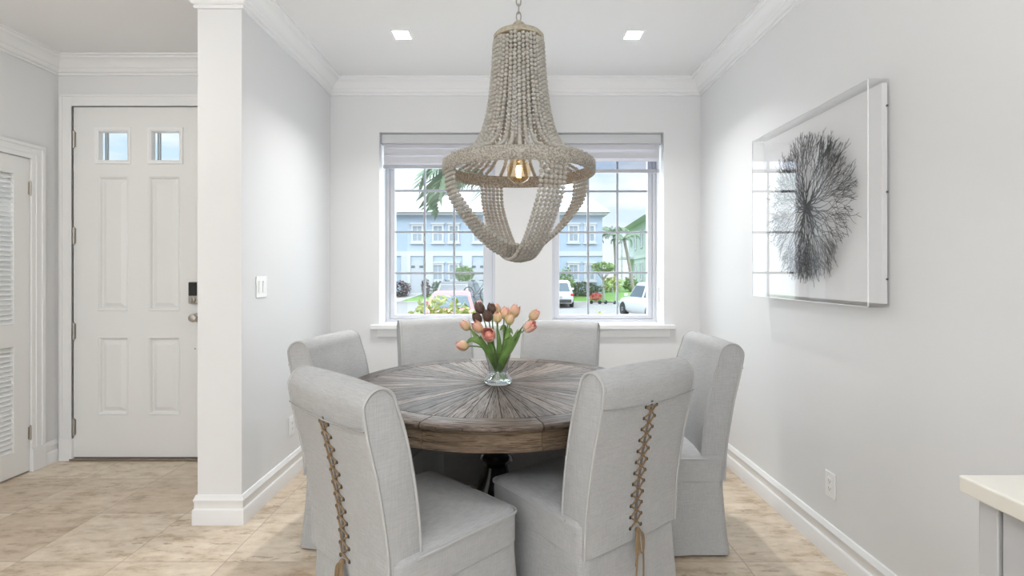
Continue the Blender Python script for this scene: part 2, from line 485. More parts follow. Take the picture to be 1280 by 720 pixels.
struct(MB().box(-3.9, -3.87, 2.3, 3.6, 0, ZC).box(-3.87, -3.25, 2.3, 2.33, 0, ZC).box(-3.87, -3.25, 3.57, 3.6, 0, ZC).build('wall_closet', wall_m, smooth=0))

def sweep(path, prof, i):
    """one leg (segment i) of a moulding along path, mitred against its neighbours; room on the left of the path"""
    P = [Vector(p) for p in path]
    def nrm(a, b):
        d = (b - a).normalized(); return Vector((-d.y, d.x))
    n = nrm(P[i], P[i + 1])
    def at(j, other):
        if other is None: return n
        m = (n + other) / (1 + n.dot(other)); return m
    o0 = at(i, nrm(P[i - 1], P[i]) if i > 0 else None)
    o1 = at(i + 1, nrm(P[i + 1], P[i + 2]) if i + 2 < len(P) else None)
    loops = []
    for p, o in ((P[i], o0), (P[i + 1], o1)):
        loops.append([(p.x + o.x * q, p.y + o.y * q, zz) for q, zz in prof])
    return MB().loft(loops)
crown = [(0, -.113), (.012, -.113), (.015, -.104), (.012, -.096), (.020, -.093), (.028, -.083), (.030, -.072), (.038, -.068), (.046, -.052), (.060, -.036), (.078, -.026), (.092, -.022), (.096, -.012), (.113, -.010), (.113, 0), (0, 0)]
crown = [(a, ZC + b) for a, b in crown]
cpath = [(XR, YR), (XR, YB), (XL, YB), (XL, YP), (XP, YP), (XP, YE), (XE, YE), (XE, YR)]
for i in range(len(cpath) - 1):
    struct(sweep(cpath, crown, i).build('trim_%d' % (i + 1), trim_m, smooth=30))
base = [(0, 0), (.019, 0), (.019, .072), (.017, .078), (.012, .083), (.012, .112), (.015, .118), (.016, .126), (.012, .134), (.007, .148), (0, .150)]
for nm, path, i in (('baseboard_right', cpath, 0), ('baseboard_back', cpath, 1), ('baseboard_left', cpath, 2), ('baseboard_pier', cpath, 3), ('baseboard_pier_side', [cpath[3], cpath[4], cpath[5], (DX1 + .1, YE)], 1), ('baseboard_entry', [cpath[4], cpath[5], (DX1 + .1, YE)], 1), ('baseboard_hall', [(XE, YE - .019), (XE, LY1 + .097)], 0), ('baseboard_hall_front', [(XE, LY0 - .097), (XE, YR)], 0)):
    struct(sweep(path, base, i).build(nm, trim_m, smooth=30))

# door casings
def casing_bar(mb, kind, a0, a1, w0, w1, face, sgn):
    """stepped flat casing. kind 'v': vertical bar between w0..w1 width, a0..a1 height ; axis x-wall or y-wall chosen by sgn"""
    pass
cs = MB()
cw = .092; DY_ = YE - .004
for (x0, x1, z0, z1) in ((DX0 - cw + .014, DX0 + .004, 0, DZ + cw - .012), (DX1 - .004, DX1 + cw - .014, 0, DZ + cw - .012), (DX0 + .004, DX1 - .004, DZ - .004, DZ + cw - .012)):
    cs.box(x0, x1, YE - .018, YE, z0, z1)
cs.box(DX0 - cw + .014, DX0 - cw + .030, YE - .024, YE - .018, 0, DZ + cw - .0285).box(DX0 - cw + .014, DX1 + cw - .014, YE - .024, YE - .018, DZ + cw - .028, DZ + cw - .012)
cs.box(DX0 - .003, DX0 + .004, YE - .018, DY_ - .0005, 0, DZ).box(DX1 - .004, DX1 + .003, YE - .018, DY_ - .0005, 0, DZ).box(DX0 - .003, DX1 + .003, YE - .018, DY_ - .0005, DZ - .004, DZ + .003)
cs.box(DX0 - cw + .010, DX0 + .006, YE - .026, YE, 0, .15)
struct(cs.build('trim_8', trim_m, smooth=0, bevel=.002), 'white casing around the front door', 'trim')
cs = MB(); cw = .092
for (y0, y1, z0, z1) in ((LY1, LY1 + cw, 0, LZ + cw), (LY0 - cw, LY0, 0, LZ + cw), (LY0, LY1, LZ, LZ + cw)):
    cs.box(XE, XE + .016, y0, y1, z0, z1)
for (y0, y1, z0, z1) in ((LY1 + cw - .022, LY1 + cw, 0, LZ + cw - .0222), (LY0 - cw, LY0 - cw + .022, 0, LZ + cw - .0222), (LY0 - cw, LY1 + cw, LZ + cw - .022, LZ + cw)):
    cs.box(XE, XE + .024, y0, y1, z0, z1)
for (y0, y1, z0, z1) in ((LY1 + .028, LY1 + .044, 0, LZ + .0278), (LY0, LY1 + .044, LZ + .028, LZ + .044)):
    cs.box(XE, XE + .020, y0, y1, z0, z1)
cs.box(XE, XE + .027, LY1 - .002, LY1 + cw + .003, 0, .15)
struct(cs.build('trim_9', trim_m, smooth=0, bevel=.002), 'white moulded casing around the louvred closet door', 'trim')
struct(MB().box(DX0 - .01, DX1 + .01, YE - .03, YE + .16, 0, .014).build('trim_10', mat('threshold_metal', (.23, .19, .15), .5, .3), smooth=0, bevel=.004), 'dark metal threshold under the front door', 'trim')

# ------------------------------------------------------------------ front door
def dpx(px, d): return (px - 638) * d / F
def dpz(py, d): return H - (py - 340) * d / F
DY = YE - .004
dr = thing('door_1', 'white six panel front door with two small square lights', 'door'); dr['kind'] = 'structure'
lights = [(dpx(121, DY), dpx(162, DY), dpz(203, DY), dpz(161.5, DY)), (dpx(187, DY), dpx(227, DY), dpz(203, DY), dpz(161.5, DY))]
panels = [(dpx(a, DY), dpx(b, DY), dpz(c, DY), dpz(d, DY)) for a, b, c, d in ((122.5, 161, 389, 220), (185.5, 225.5, 389, 220), (122.5, 161, 519, 421), (185.5, 225.5, 519, 421))]
MB().plate((DX0, DX1), (.02, DZ), lights + panels, DY, DY + .042, 'y').build('door_slab', door_m, dr, smooth=0)
for (a, b, c, d) in panels:
    m = MB()
    def ring_(ins, y): return [(a + ins, y, c + ins), (b - ins, y, c + ins), (b - ins, y, d - ins), (a + ins, y, d - ins)]
    m.loft([ring_(0, DY + .0005), ring_(.006, DY - .004), ring_(.014, DY + .002), ring_(.018, DY + .015), ring_(.026, DY + .016), ring_(.055, DY + .003), ring_(.06, DY + .003)], cap0=False)
    m.build('raised_panel', door_m, dr, smooth=20)
for (a, b, c, d) in lights:
    m = MB()
    def ring_(ins, y): return [(a + ins, y, c + ins), (b - ins, y, c + ins), (b - ins, y, d - ins), (a + ins, y, d - ins)]
    m.loft([ring_(-.012, DY), ring_(-.010, DY - .009), ring_(.004, DY - .011), ring_(.014, DY - .004), ring_(.018, DY + .012), ring_(.020, DY + .03)], cap0=False, cap1=False)
    fr = m.build('light_frame', trim_m, dr, smooth=20)
    MB().box(a + .015, b - .015, DY + .018, DY + .024, c + .015, d - .015).build('pane', pane_m, fr, smooth=0)
    MB().box(a + .036, a + .042, DY + .026, DY + .034, c + .01, d - .01).box(a + .05, a + .058, DY + .026, DY + .034, c + .01, d - .01).build('reflection_bar', grid_m, fr, smooth=0)  # solid dark bars standing in for a mullion's reflection in the glass
for py in (174.5, 294.8, 414, 533.6):
    zc = dpz(py, DY)
    m = MB().lathe([(.0065, -.055), (.0065, .055)], 10, (DX0 + .010, DY - .008, zc)).ball((DX0 + .010, DY - .008, zc + .057), .005).ball((DX0 + .010, DY - .008, zc - .057), .005)
    m.box(DX0 + .005, DX0 + .020, DY - .003, DY + .001, zc - .052, zc + .052)
    m.build('hinge', nickel_m, dr)
RX = Matrix.Rotation(PI / 2, 4, 'X')
kx, kz = dpx(240.5, DY - .06), dpz(397.5, DY - .05)
m = MB().lathe([(.032, 0), (.032, .006), (.026, .010), (.011, .013), (.011, .035), (.018, .042), (.026, .052), (.028, .062), (.024, .071), (.012, .076), (.0001, .077)], 24, M=Matrix.Translation((kx, DY + .001, kz)) @ RX)
m.build('door_knob', nickel_m, dr)
lz0 = dpz(366, DY - .02); lx = dpx(241.5, DY - .02)
lk = MB().box(lx - .033, lx + .033, DY - .024, DY + .001, lz0 - .075, lz0 + .075).build('deadbolt', nickel_m, dr, bevel=.006, seg=3)
MB().box(lx - .029, lx + .029, DY - .029, DY - .022, lz0 - .02, lz0 + .071).build('keypad', black_m, lk, bevel=.004)
MB().lathe([(.021, 0), (.021, .012), (.017, .016)], 20, M=Matrix.Translation((lx, DY - .023, lz0 - .047)) @ RX).box(lx - .006, lx + .006, DY - .052, DY - .036, lz0 - .064, lz0 - .03).build('thumb_turn', nickel_m, lk, bevel=.002)
MB().box(DX0 + .002, DX1 - .002, DY + .004, DY + .03, .012, .022).build('door_sweep', black_m, dr, smooth=0)
MB().lathe([(.004, 0), (.004, .002), (.0001, .003)], 10, M=Matrix.Translation((dpx(244, DY), DY, dpz(436, DY))) @ RX).build('peg_hole', slot_m, dr)

# ------------------------------------------------------------------ louvred closet door
lv = thing('door_2', 'white louvred closet door on the left', 'door'); lv['kind'] = 'structure'
X0 = XE - .030
ly1 = LY1 - .004; ly0 = LY0 + .004
st = .105
sec = [(.162, .822), (.962, 1.905)]
MB().plate((ly0, ly1), (.012, LZ - .004), [(ly0 + st, ly1 - st, a, b) for a, b in sec], X0 - .005, XE + .004, 'x').build('door_slab', louvre_m, lv, smooth=0)
for a, b in sec:
    m = MB(); n = round((b - a) / .030)
    for k in range(n):
        zc = a + (k + .5) * (b - a) / n
        M = Matrix.Translation((XE - .012, 0, zc)) @ Matrix.Rotation(math.radians(52), 4, 'Y')
        m.box(-.0175, .0175, ly0 + st - .003, ly1 - st + .003, -.0022, .0022, M)
    m.build('louvre_slats', louvre_m, lv, smooth=0)
for py in (235.5, 541):
    zc = H - (py - 340) * 3.328 / F
    MB().lathe([(.0065, -.042), (.0065, .042)], 10, (XE + .009, LY1 - .001, zc)).ball((XE + .009, LY1 - .001, zc + .045), .005).ball((XE + .009, LY1 - .001, zc - .045), .005).box(XE + .002, XE + .005, LY1 - .014, LY1 + .012, zc - .04, zc + .04).build('hinge', nickel_m, lv)

# ------------------------------------------------------------------ windows
YW = 4.165
for wi, (a, b) in enumerate(win):
    w = thing('window_%d' % (wi + 1), ('left' if wi == 0 else 'right') + ' white vinyl window of twelve panes', 'window'); w['kind'] = 'structure'
    gx = [(494.5, 531, 567.8, 604.3), (699, 735, 771.5, 808.5)][wi]
    gy = [(393, 341.5, 290, 238.6, 187), (393, 341, 290.4, 239.3, 188)][wi]
    dg = YW + .03
    X = [dpx(p, dg) for p in gx]; Z = [dpz(p, dg) for p in gy]
    z1 = Z[-1]
    fr = MB()
    fr.plate((a, b), (ZS - .01, ZT), [(a + .028, b - .028, ZS + .024, ZT - .03)], YW - .01, YW + .07, 'y')
    fr.build('outer_frame', vinyl_m, w, smooth=0, bevel=.003)
    MB().plate((a + .0285, b - .0285), (ZS + .0245, ZT - .0305), [(X[0], X[-1], Z[0], z1)], YW + .006, YW + .055, 'y').build('sash', vinyl_m, w, smooth=0, bevel=.004)
    for k in (1, 2): MB().box(X[k] - .009, X[k] + .009, dg - .008, dg + .008, Z[0] - .002, z1 + .002).build('muntin', grid_m, w, smooth=0, bevel=.003)
    for k in (1, 2, 3): MB().box(X[0] - .002, X[-1] + .002, dg - .0085, dg + .0075, Z[k] - .009, Z[k] + .009).build('muntin', grid_m, w, smooth=0, bevel=.003)
    MB().box(X[0] - .005, X[-1] + .005, dg + .012, dg + .018, Z[0] - .005, z1 + .005).build('pane', pane_m, w, smooth=0)
    s0, s1 = a - .058, b + .075
    MB().box(s0, s1, 3.902, YB, ZS - .03, ZS + .004).box(a + .0005, b - .0005, YB - .001, YW, ZS - .012, ZS + .004).build('sill', trim_m, w, smooth=0, bevel=.005, seg=3)
    MB().box(a - .012, b + .04, YB - .017, YB - .001, ZS - .092, ZS - .03).build('apron', trim_m, w, smooth=0, bevel=.004)
    # roller shade of banded fabric
    zb = [1.29 + (340 - 208.5) * 4.03 / F, 1.29 + (340 - 214) * 4.03 / F][wi]
    bl = thing('roller_blind', ['half raised banded white shade in the left window', 'half raised banded white shade in the right window'][wi], 'blind', group='roller shades in the windows')
    MB().box(a + .004, b - .004, 3.985, 4.075, ZT - .075, ZT - .004).build('cassette', cas_m, bl, smooth=0, bevel=.004)
    MB().box(a + .003, a + .012, 3.984, 4.077, ZT - .078, ZT - .003).build('end_cap', rail_m, bl, smooth=0, bevel=.002)
    MB().box(b - .012, b - .003, 3.984, 4.077, ZT - .078, ZT - .003).build('end_cap', rail_m, bl, smooth=0, bevel=.002)
    top = ZT - .07
    bands = [(zb, top)] if wi == 0 else [(zb + .075, top)]
    m = MB()
    for (p, q) in bands: m.box(a + .016, b - .016, 4.028, 4.031, p, q)
    f = m.build('shade_fabric', blind_m, bl, smooth=0)
    nb = 4
    m = MB()
    for k in range(3):
        p = zb + .03 + k * (top - zb) / 3
        if wi == 1 and k == 0: continue
        m.box(a + .016, b - .016, 4.024, 4.0275, p, p + .045)
    m.build('fabric_band', fabric('blind_band', (.84, .84, .87), .3), f, smooth=0)
    if wi == 1:
        MB().box(a + .016, b - .016, 4.0285, 4.030, zb, zb + .076).build('sheer_band', glass_thin('sheer_fabric', (.80, .80, .84), .3), bl, smooth=0)
    MB().box(a + .012, b - .012, 4.018, 4.042, zb - .014, zb + .014).build('bottom_rail', rail_m, bl, smooth=0, bevel=.004)
    MB().tube([(b - .03, 4.0, ZT - .07), (b - .03, 4.0, 1.25), (b - .026, 4.0, 1.235), (b - .022, 4.0, 1.25), (b - .022, 4.0, ZT - .07)], .0015, 6).build('pull_chain', plastic_m, bl) if wi == 1 else None
    if wi == 1: MB().box(b - .034, b - .018, 3.99, 4.012, 1.06, 1.17).tube([(b - .026, 4.0, 1.165), (b - .026, 4.0, 1.25)], .0015, 6).build('chain_tensioner', plastic_m, bl, smooth=0, bevel=.003)

# ------------------------------------------------------------------ recessed ceiling lamps
for i, (a, b) in enumerate(lamps_xy):
    t = thing('recessed_lamp', ['square recessed lamp in the ceiling left of the chandelier', 'square recessed lamp in the ceiling right of the chandelier'][i], 'ceiling lamp', (a, b, ZC), group='recessed ceiling lamps')
    MB().plate((-.058, .058), (-.063, .063), [(-.046, .046, -.051, .051)], -.003, .001, 'z').build('trim_ring', trim_m, t, smooth=0)
    m = MB().plate((-.0495, .0495), (-.0545, .0545), [(-.046, .046, -.051, .051)], 0.001, .075, 'z')
    m.build('baffle', can_m, t, smooth=0)
    MB().box(-.0495, .0495, -.0545, .0545, .068, .078).build('lens', lens_m, t, smooth=0)
    l = lamp('lamp_light', 'AREA', (0, 0, .062), (0, 0, 0), 25, (1, .985, .965), .085)
    l.parent = t

# ------------------------------------------------------------------ dining table
TX, TY, TZ, TR = -.069, 2.48, .76, .712
tb = thing('dining_table', 'round reclaimed wood pedestal dining table with sunburst plank top', 'table', (TX, TY, 0))
MB().lathe([(.0001, .735), (.609, .735), (.609, TZ - .0005), (.0001, TZ)], 96).build('sunburst_top', rays_m, tb, smooth=30)
MB().lathe([(.6105, .735), (.700, .735), (.706, .737), (TR, .744), (TR, .750), (TR - .004, .756), (TR - .012, TZ), (.614, TZ), (.6105, .757), (.6105, .735)], 128).build('border_ring', ring_m, tb, smooth=30)
MB().lathe([(.60, .660), (.690, .660), (.696, .664), (.697, .672), (.692, .678), (.686, .682), (.688, .725), (.694, .730), (.702, .733), (.702, .7355), (.60, .7355), (.60, .66)], 128).build('apron', apron_m, tb, smooth=30)
ped = MB().lathe([(.0001, .735), (.30, .735), (.30, .70), (.16, .695), (.10, .68), (.085, .665), (.13, .64), (.165, .60), (.172, .56), (.155, .51), (.11, .46), (.075, .435), (.062, .42), (.075, .41), (.082, .395), (.07, .38), (.055, .365), (.06, .33), (.085, .28), (.11, .22), (.12, .17), (.15, .15), (.16, .13), (.0001, .13)], 40).build('pedestal', ebony_m, tb, smooth=50)
m = MB()
for k in range(4):
    M = Matrix.Rotation(k * PI / 2, 4, 'Z')
    P = curve_pts([(.08, 0, .16), (.14, 0, .165), (.20, 0, .11), (.235, 0, .05), (.26, 0, .035)], 5)
    f_ = MB().tube([M @ p for p in P], [.05 - .022 * i / (len(P) - 1) for i in range(len(P))], 10)
    f_.box(.235, .285, -.03, .03, 0, .02, M)
    f_.build('foot', ebony_m, tb)

# ------------------------------------------------------------------ dining chairs
front = [(-.205, .44), (-.214, .56), (-.235, .70), (-.262, .82), (-.288, .897)]
top_ = [(-.300, .935), (-.323, .958), (-.352, .965), (-.382, .953), (-.402, .926)]
rear = [(-.404, .896), (-.387, .805), (-.362, .70), (-.339, .57), (-.325, .46), (-.320, .335)]
PROF = curve_pts([(a, b, 0) for a, b in front + top_ + rear], 3)
PROF = [(p.x, p.y) for p in PROF]
HWB = .247
def rear_y(z):
    for (a, b), (c, d) in zip(rear, rear[1:]):
        if d <= z <= b: return a + (c - a) * (b - z) / (b - d)
    return rear[0][0]
def prof_inset(d):
    out = []; n = len(PROF)
    for i, (a, b) in enumerate(PROF):
        p, q = PROF[max(0, i - 1)], PROF[min(n - 1, i + 1)]
        tx, tz = q[0] - p[0], q[1] - p[1]; l = math.hypot(tx, tz)
        # rear of the loop is at -y: the outward normal of front->top->rear is (tz,-tx) rotated
        out.append((a - d * tz / l * (1), b + d * tx / l * (1)))
    return out
def make_chair(label, loc, theta, lace, seed):
    rnd = random.Random(seed)
    t = thing('dining_chair', label, 'chair', (loc[0], loc[1], 0), -math.radians(theta), group='slipcovered chairs around the table')
    # backrest: side profile lofted across the width with softened ends
    loops = []
    for x, ins in ((-HWB, .012), (-HWB + .002, .006), (-HWB + .007, .002), (-HWB + .016, 0), (-.12, -.003), (0, -.004), (.12, -.003), (HWB - .016, 0), (HWB - .007, .002), (HWB - .002, .006), (HWB, .012)):
        loops.append([(x * (1 + .0 * z), y, z) for y, z in prof_inset(ins * 1.0)])
    bk = MB().loft(loops).build('backrest', linen_m, t, smooth=60)
    for s in (-1, 1):
        pp = [(s * (HWB - .001), a, b) for a, b in prof_inset(.004)]
        MB().tube(pp, .0054, 6).build('piping', piping_m, bk)
    MB().tube([(x, rear_y(0.857) - .0035 - .004 * (1 - abs(x / HWB) ** 3), .838 + .012 * (x / HWB) ** 2) for x in [HWB * k / 10 for k in range(-10, 11)]], .0022, 5).build('yoke_seam', seam_m, bk)
    if lace:
        zs = [.826 - k * .0405 for k in range(12)]
        MB().loft([[(sx * .006, rear_y(z) - dy, z) for sx, dy in ((-1, .0), (1, .0), (1, .0052), (-1, .0052))] for z in [.846, .80, .70, .60, .50, .40]]).build('placket', slit_shade_m, bk, smooth=0)  # flat dark strip painting the shaded gap under the lacing
        for z in zs:
            for s in (-1, 1):
                ring = [(s * .029 + .0052 * math.cos(a), rear_y(z) - .0045, z + .0052 * math.sin(a)) for a in [2 * PI * k / 10 for k in range(10)]]
                MB().tube(ring, .0019, 5, closed=True).ball((s * .029, rear_y(z) - .0035, z), .0042, 8, 4, 1).build('eyelet', eyelet_m, bk)
        m = MB()
        yy = lambda z, o: rear_y(z) - o
        m.tube([(-.029, yy(zs[0], .005), zs[0]), (0, yy(zs[0], .012), zs[0] + .001), (.029, yy(zs[0], .005), zs[0])], .0030, 6)
        for z, z2 in zip(zs, zs[1:]):
            zm = (z + z2) / 2
            m.tube([(-.029, yy(z, .004), z), (0, yy(zm, .013), zm), (.029, yy(z2, .004), z2)], .0030, 6)
            m.tube([(.029, yy(z, .004), z), (0, yy(zm, .009), zm), (-.029, yy(z2, .004), z2)], .0030, 6)
        m.build('lace', jute_m, bk)
        z0 = zs[-1]; m = MB(); y0 = yy(z0, .012)
        m.ball((0, y0 - .002, z0 - .008), .010, 8, 6)
        for k in range(5):
            dx = rnd.uniform(-.022, .022); L = rnd.uniform(.09, .17)
            m.tube(curve_pts([(0, y0, z0 - .006), (dx * .8, y0 - .010, z0 - .03), (dx * 1.1, y0 - .012, z0 - .03 - L * .5), (dx * .9 + rnd.uniform(-.012, .012), y0 - .010, z0 - .03 - L)], 5), .0032, 6)
        for s in (-1, 1):
            m.tube(curve_pts([(0, y0, z0 - .006), (s * .018, y0 - .012, z0 - .025), (s * .020, y0 - .014, z0 - .075), (s * .006, y0 - .012, z0 - .085), (0, y0 - .006, z0 - .01)], 5), .0032, 6)
        m.build('bow', jute_m, bk)
    # seat
    hx, hy, cy = .260, .262, -.055
    lv_ = [(0, .338), (0, .40), (0, .432), (.002, .440), (.008, .449), (.018, .456), (.04, .462), (.09, .470), (.15, .476), (.2, .479), (.24, .480)]
    st = MB().loft([rrect(hx - i, hy - i, max(.004, .040 - i * .5 if i < .06 else .01), z, 0, cy) for i, z in lv_]).build('seat', linen_m, t, smooth=60)
    R = rrect(hx + .0015, hy + .0015, .040, .441, 0, cy)
    k0 = 6; pp = [p for p in R[-7:]] + R[:14 - 0]
    pts = [(hx + .0015, -.235, .441)] + [R[k] for k in range(0, 14)] + [(-hx - .0015, -.235, .441)]
    MB().tube(pts, .0056, 6).build('piping', piping_m, st)
    # skirt to the floor, slightly flared with soft folds
    def loop(z, fl, amp):
        out = []
        for j, (x, y, zz) in enumerate(rrect(hx - .004 + fl, hy - .004 + fl, .034, z, 0, cy, n=6)):
            out.append((x, y, zz))
        # densify straight sides
        res = []
        for j in range(len(out)):
            p, q = Vector(out[j]), Vector(out[(j + 1) % len(out)])
            nn = 14 if (q - p).length > .1 else 1
            for k in range(nn):
                v = p.lerp(q, k / nn)
                d = Vector((v.x, v.y - cy, 0)).normalized()
                ph = math.atan2(d.y, d.x)
                w = amp * (math.sin(ph * 9 + seed) * .6 + math.sin(ph * 17 + seed * 2.1) * .4)
                res.append((v.x + d.x * w, v.y + d.y * w, v.z))
        return res
    MB().loft([loop(.342, -.002, 0), (loop(.335, 0, .0006)), loop(.28, .001, .0015), loop(.18, .006, .003), (loop(.08, .013, .0045)), loop(.012, .020, .006)], cap0=True, cap1=True).build('skirt', linen_m, t, smooth=60)
    m = MB()
    for sx in (-1, 1):
        for sy in (-1, 1):
            m = MB().box(sx * .225 - .02, sx * .225 + .02, cy + sy * .215 - .02, cy + sy * .215 + .02, 0, .05)
            m.build('leg', ebony_m, t, smooth=0)
    return t
chairs = [
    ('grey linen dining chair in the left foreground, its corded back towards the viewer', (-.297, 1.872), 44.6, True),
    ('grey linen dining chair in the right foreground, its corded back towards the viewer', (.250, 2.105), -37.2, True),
    ('grey linen dining chair beside the wall with the light switch', (-.607, 2.60), 102, False),
    ('grey linen dining chair beside the right wall, seen from its side', (.660, 2.60), -91, False),
    ('grey linen dining chair standing before the left window', (-.393, 3.27), 157, False),
    ('grey linen dining chair standing before the right window', (.216, 3.10), 200, False)]
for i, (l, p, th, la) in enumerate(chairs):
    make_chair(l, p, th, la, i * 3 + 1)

# ------------------------------------------------------------------ chandelier
CX, CY = .040, 2.48
ch = thing('bead_chandelier', 'large beaded chandelier hanging on a chain over the table', 'chandelier', (CX, CY, 0))
MB().lathe([(.112, 2.398), (.120, 2.402), (.121, 2.418), (.112, 2.428), (.085, 2.440), (.050, 2.450), (.042, 2.455), (.036, 2.468), (.026, 2.484), (.012, 2.495), (.0001, 2.497)], 40).build('cap', capm_m, ch, smooth=40)
m = MB()
for k in range(37):
    a = 2 * PI * k / 37; m.ball((.116 * math.cos(a), .116 * math.sin(a), 2.397), .005, 6, 4)
m.build('cap_hooks', rust_m, ch)
MB().lathe([(.350, 1.757), (.358, 1.753), (.364, 1.757), (.3655, 1.785), (.364, 1.812), (.358, 1.816), (.350, 1.812), (.350, 1.757)], 96).build('ring', ringm_m, ch, smooth=60)
BR = .0104; BS = .0205
up = curve_pts([(.116, 2.392, 0), (.119, 2.34, 0), (.124, 2.265, 0), (.134, 2.153, 0), (.152, 2.04, 0), (.180, 1.945, 0), (.216, 1.890, 0), (.268, 1.848, 0), (.342, 1.820, 0)], 8)
up = [(p.x, p.y) for p in up]
NS = 40
rb = random.Random(3)
for k in range(NS):
    a0 = 2 * PI * k / NS
    gq = round(a0 / (2 * PI / 8)) * (2 * PI / 8)
    a1 = gq + (a0 - gq) * .86
    path = []
    for i, (r, z) in enumerate(up):
        f = max(0, min(1, (2.25 - z) / .40)); a = a0 + (a1 - a0) * f
        path.append((r * math.cos(a), r * math.sin(a), z))
    m = MB(); path[0] = (path[0][0], path[0][1], path[0][2] - rb.uniform(0, .018))
    for p in resample(path, BS): m.ball((p.x, p.y, p.z), BR * rb.uniform(.93, 1.06), 10, 7, .95)
    m.tube(path[::4], .0016, 4)
    m.build('bead_strand', bead_m, ch, smooth=80)
def swag(axis, s, zlow, conv):
    ax = Vector((math.cos(axis), math.sin(axis), 0)); pe = Vector((-ax.y, ax.x, 0))
    L = math.sqrt(.350 ** 2 - s * s); k = L / .35
    half = [(.350, 1.752), (.338, 1.655), (.283, 1.559), (.188, 1.444), (.09, 1.367), (0, 1.342)]
    prof = [(-r * k, z) for r, z in half] + [(r * k, z) for r, z in half[-2::-1]]
    P = []
    for u, z in prof:
        f = 1 - abs(u) / .35
        zz = z + (zlow - 1.342) * f ** .7 if z < 1.75 else z
        P.append(ax * u + pe * s * (1 - conv * f) + Vector((0, 0, zz)))
    path = curve_pts(P, 8)
    m = MB()
    for p in resample(path, BS): m.ball((p.x, p.y, p.z), BR * rb.uniform(.94, 1.04), 8, 6, .95)
    m.tube([tuple(p) for p in path[::3]], .0016, 4)
    m.build('bead_strand', bead_m, ch, smooth=80)
for k in range(6):
    s = (k - 2.5) * .0222
    swag(math.radians(24), s, 1.362 + .011 * (5 - k), .12)
    swag(math.radians(-66), s, 1.342 + .004 * abs(k - 2.5), .12)
m = MB()
for ax in (24, 114, 204, 294):
    for k in range(6):
        a = math.radians(ax) + (k - 2.5) * .0235 / .35
        m.tube([(.357 * math.cos(a), .357 * math.sin(a), 1.758), (.352 * math.cos(a), .352 * math.sin(a), 1.745)], .0025, 5)
m.build('strand_hooks', rust_m, ch)
MB().tube([(0, 0, 2.42), (0, 0, 1.92)], .007, 8).build('stem', capm_m, ch)
MB().lathe([(.0001, 1.945), (.016, 1.94), (.022, 1.925), (.030, 1.90), (.033, 1.865), (.033, 1.838), (.0001, 1.838)], 20).build('bulb_socket', capm_m, ch)
bulb = MB().lathe([(.0001, 1.715), (.022, 1.719), (.041, 1.730), (.054, 1.750), (.058, 1.773), (.054, 1.797), (.042, 1.816), (.028, 1.828), (.020, 1.838), (.0001, 1.839)], 28).build('light_bulb', amber_m, ch, smooth=80)
m = MB()
m.tube([(.011 * math.cos(t * 1.15), .011 * math.sin(t * 1.15), 1.745 + .058 * t / 40) for t in range(41)], .0022, 5)
m.build('filament', filament_m, bulb)
lamp('bulb_glow', 'POINT', (0, 0, 1.77), (0, 0, 0), .45, (1, .66, .32), shadow_soft_size=.02).parent = ch
m = MB()
z = 2.497; k = 0
while z < 2.735:
    pl = []
    for j in range(16):
        a = 2 * PI * j / 16; h = .024 * math.sin(a); w = .011 * math.cos(a)
        pl.append((w, 0, z + .020 + h) if k % 2 == 0 else (0, w, z + .020 + h))
    m.tube(pl, .0032, 6, closed=True); z += .0375; k += 1
m.build('chain', chain_m, ch)
MB().lathe([(.0001, 2.728), (.012, 2.728), (.03, 2.735), (.06, 2.742), (.065, 2.7495), (.0001, 2.7495)], 28).build('ceiling_canopy', capm_m, ch)

# ------------------------------------------------------------------ vase and tulips
VX, VY = dpx(622.5, 2.44), 2.44
vs = thing('glass_vase', 'clear flared glass vase of tulips on the table', 'vase', (VX, VY, TZ))
outer = [(.0001, 0), (.050, 0), (.060, .003), (.068, .012), (.069, .020), (.064, .032), (.053, .046), (.047, .058), (.046, .070), (.048, .085), (.053, .110), (.060, .135), (.066, .157)]
inner = [(.064, .157), (.058, .135), (.051, .110), (.046, .085), (.044, .070), (.045, .058), (.050, .048), (.060, .032), (.064, .022), (.06, .016), (.0001, .014)]
MB().lathe(outer + inner, 40).build('vase_body', vase_m, vs, smooth=70)
MB().lathe([(.0001, .0145), (.0595, .0165), (.0635, .0225), (.0595, .0325), (.0495, .0485), (.0001, .049)], 32).build('water', glass_thin('water', (.97, .985, .98), .9, 1.33), vs, smooth=60)
green_m = mat('tulip_green', (.10, .20, .045), .45, noise=(14, .3, (.17, .29, .07)))
leaf_m = mat('tulip_leaf', (.09, .20, .04), .4, noise=(14, .22, (.20, .32, .09)))
peach_m = mat('peach_petal', (.72, .42, .32), .5, noise=(26, .25, (.80, .58, .43)))
yell_m = mat('yellow_peach_petal', (.72, .47, .25), .5, noise=(26, .25, (.78, .52, .36)))
pink_m = mat('coral_petal', (.78, .36, .28), .5, noise=(26, .25, (.84, .56, .47)))
darkened_m = mat('darkened_petal', (.085, .048, .036), .55, noise=(30, .25, (.13, .075, .055)))  # brown is exposure darkening put into the petal colour
for m_, base_, tip_ in ((peach_m, (.62, .50, .26), (.77, .42, .32)), (yell_m, (.56, .52, .22), (.80, .52, .34)), (pink_m, (.82, .62, .50), (.80, .33, .26))):
    g = G(m_); ob, x, y, z = g.xyz()
    f = g.math('ADD', g.math('MULTIPLY', z, 20), g.math('MULTIPLY', g.math('SUBTRACT', g.noise(ob, 90, 3), .5), .9))
    g.link(g.ramp(f, [(.12, base_), (.5, tuple(.5 * (p + q) for p, q in zip(base_, tip_))), (.95, tip_)]), g.b.inputs['Base Color'])
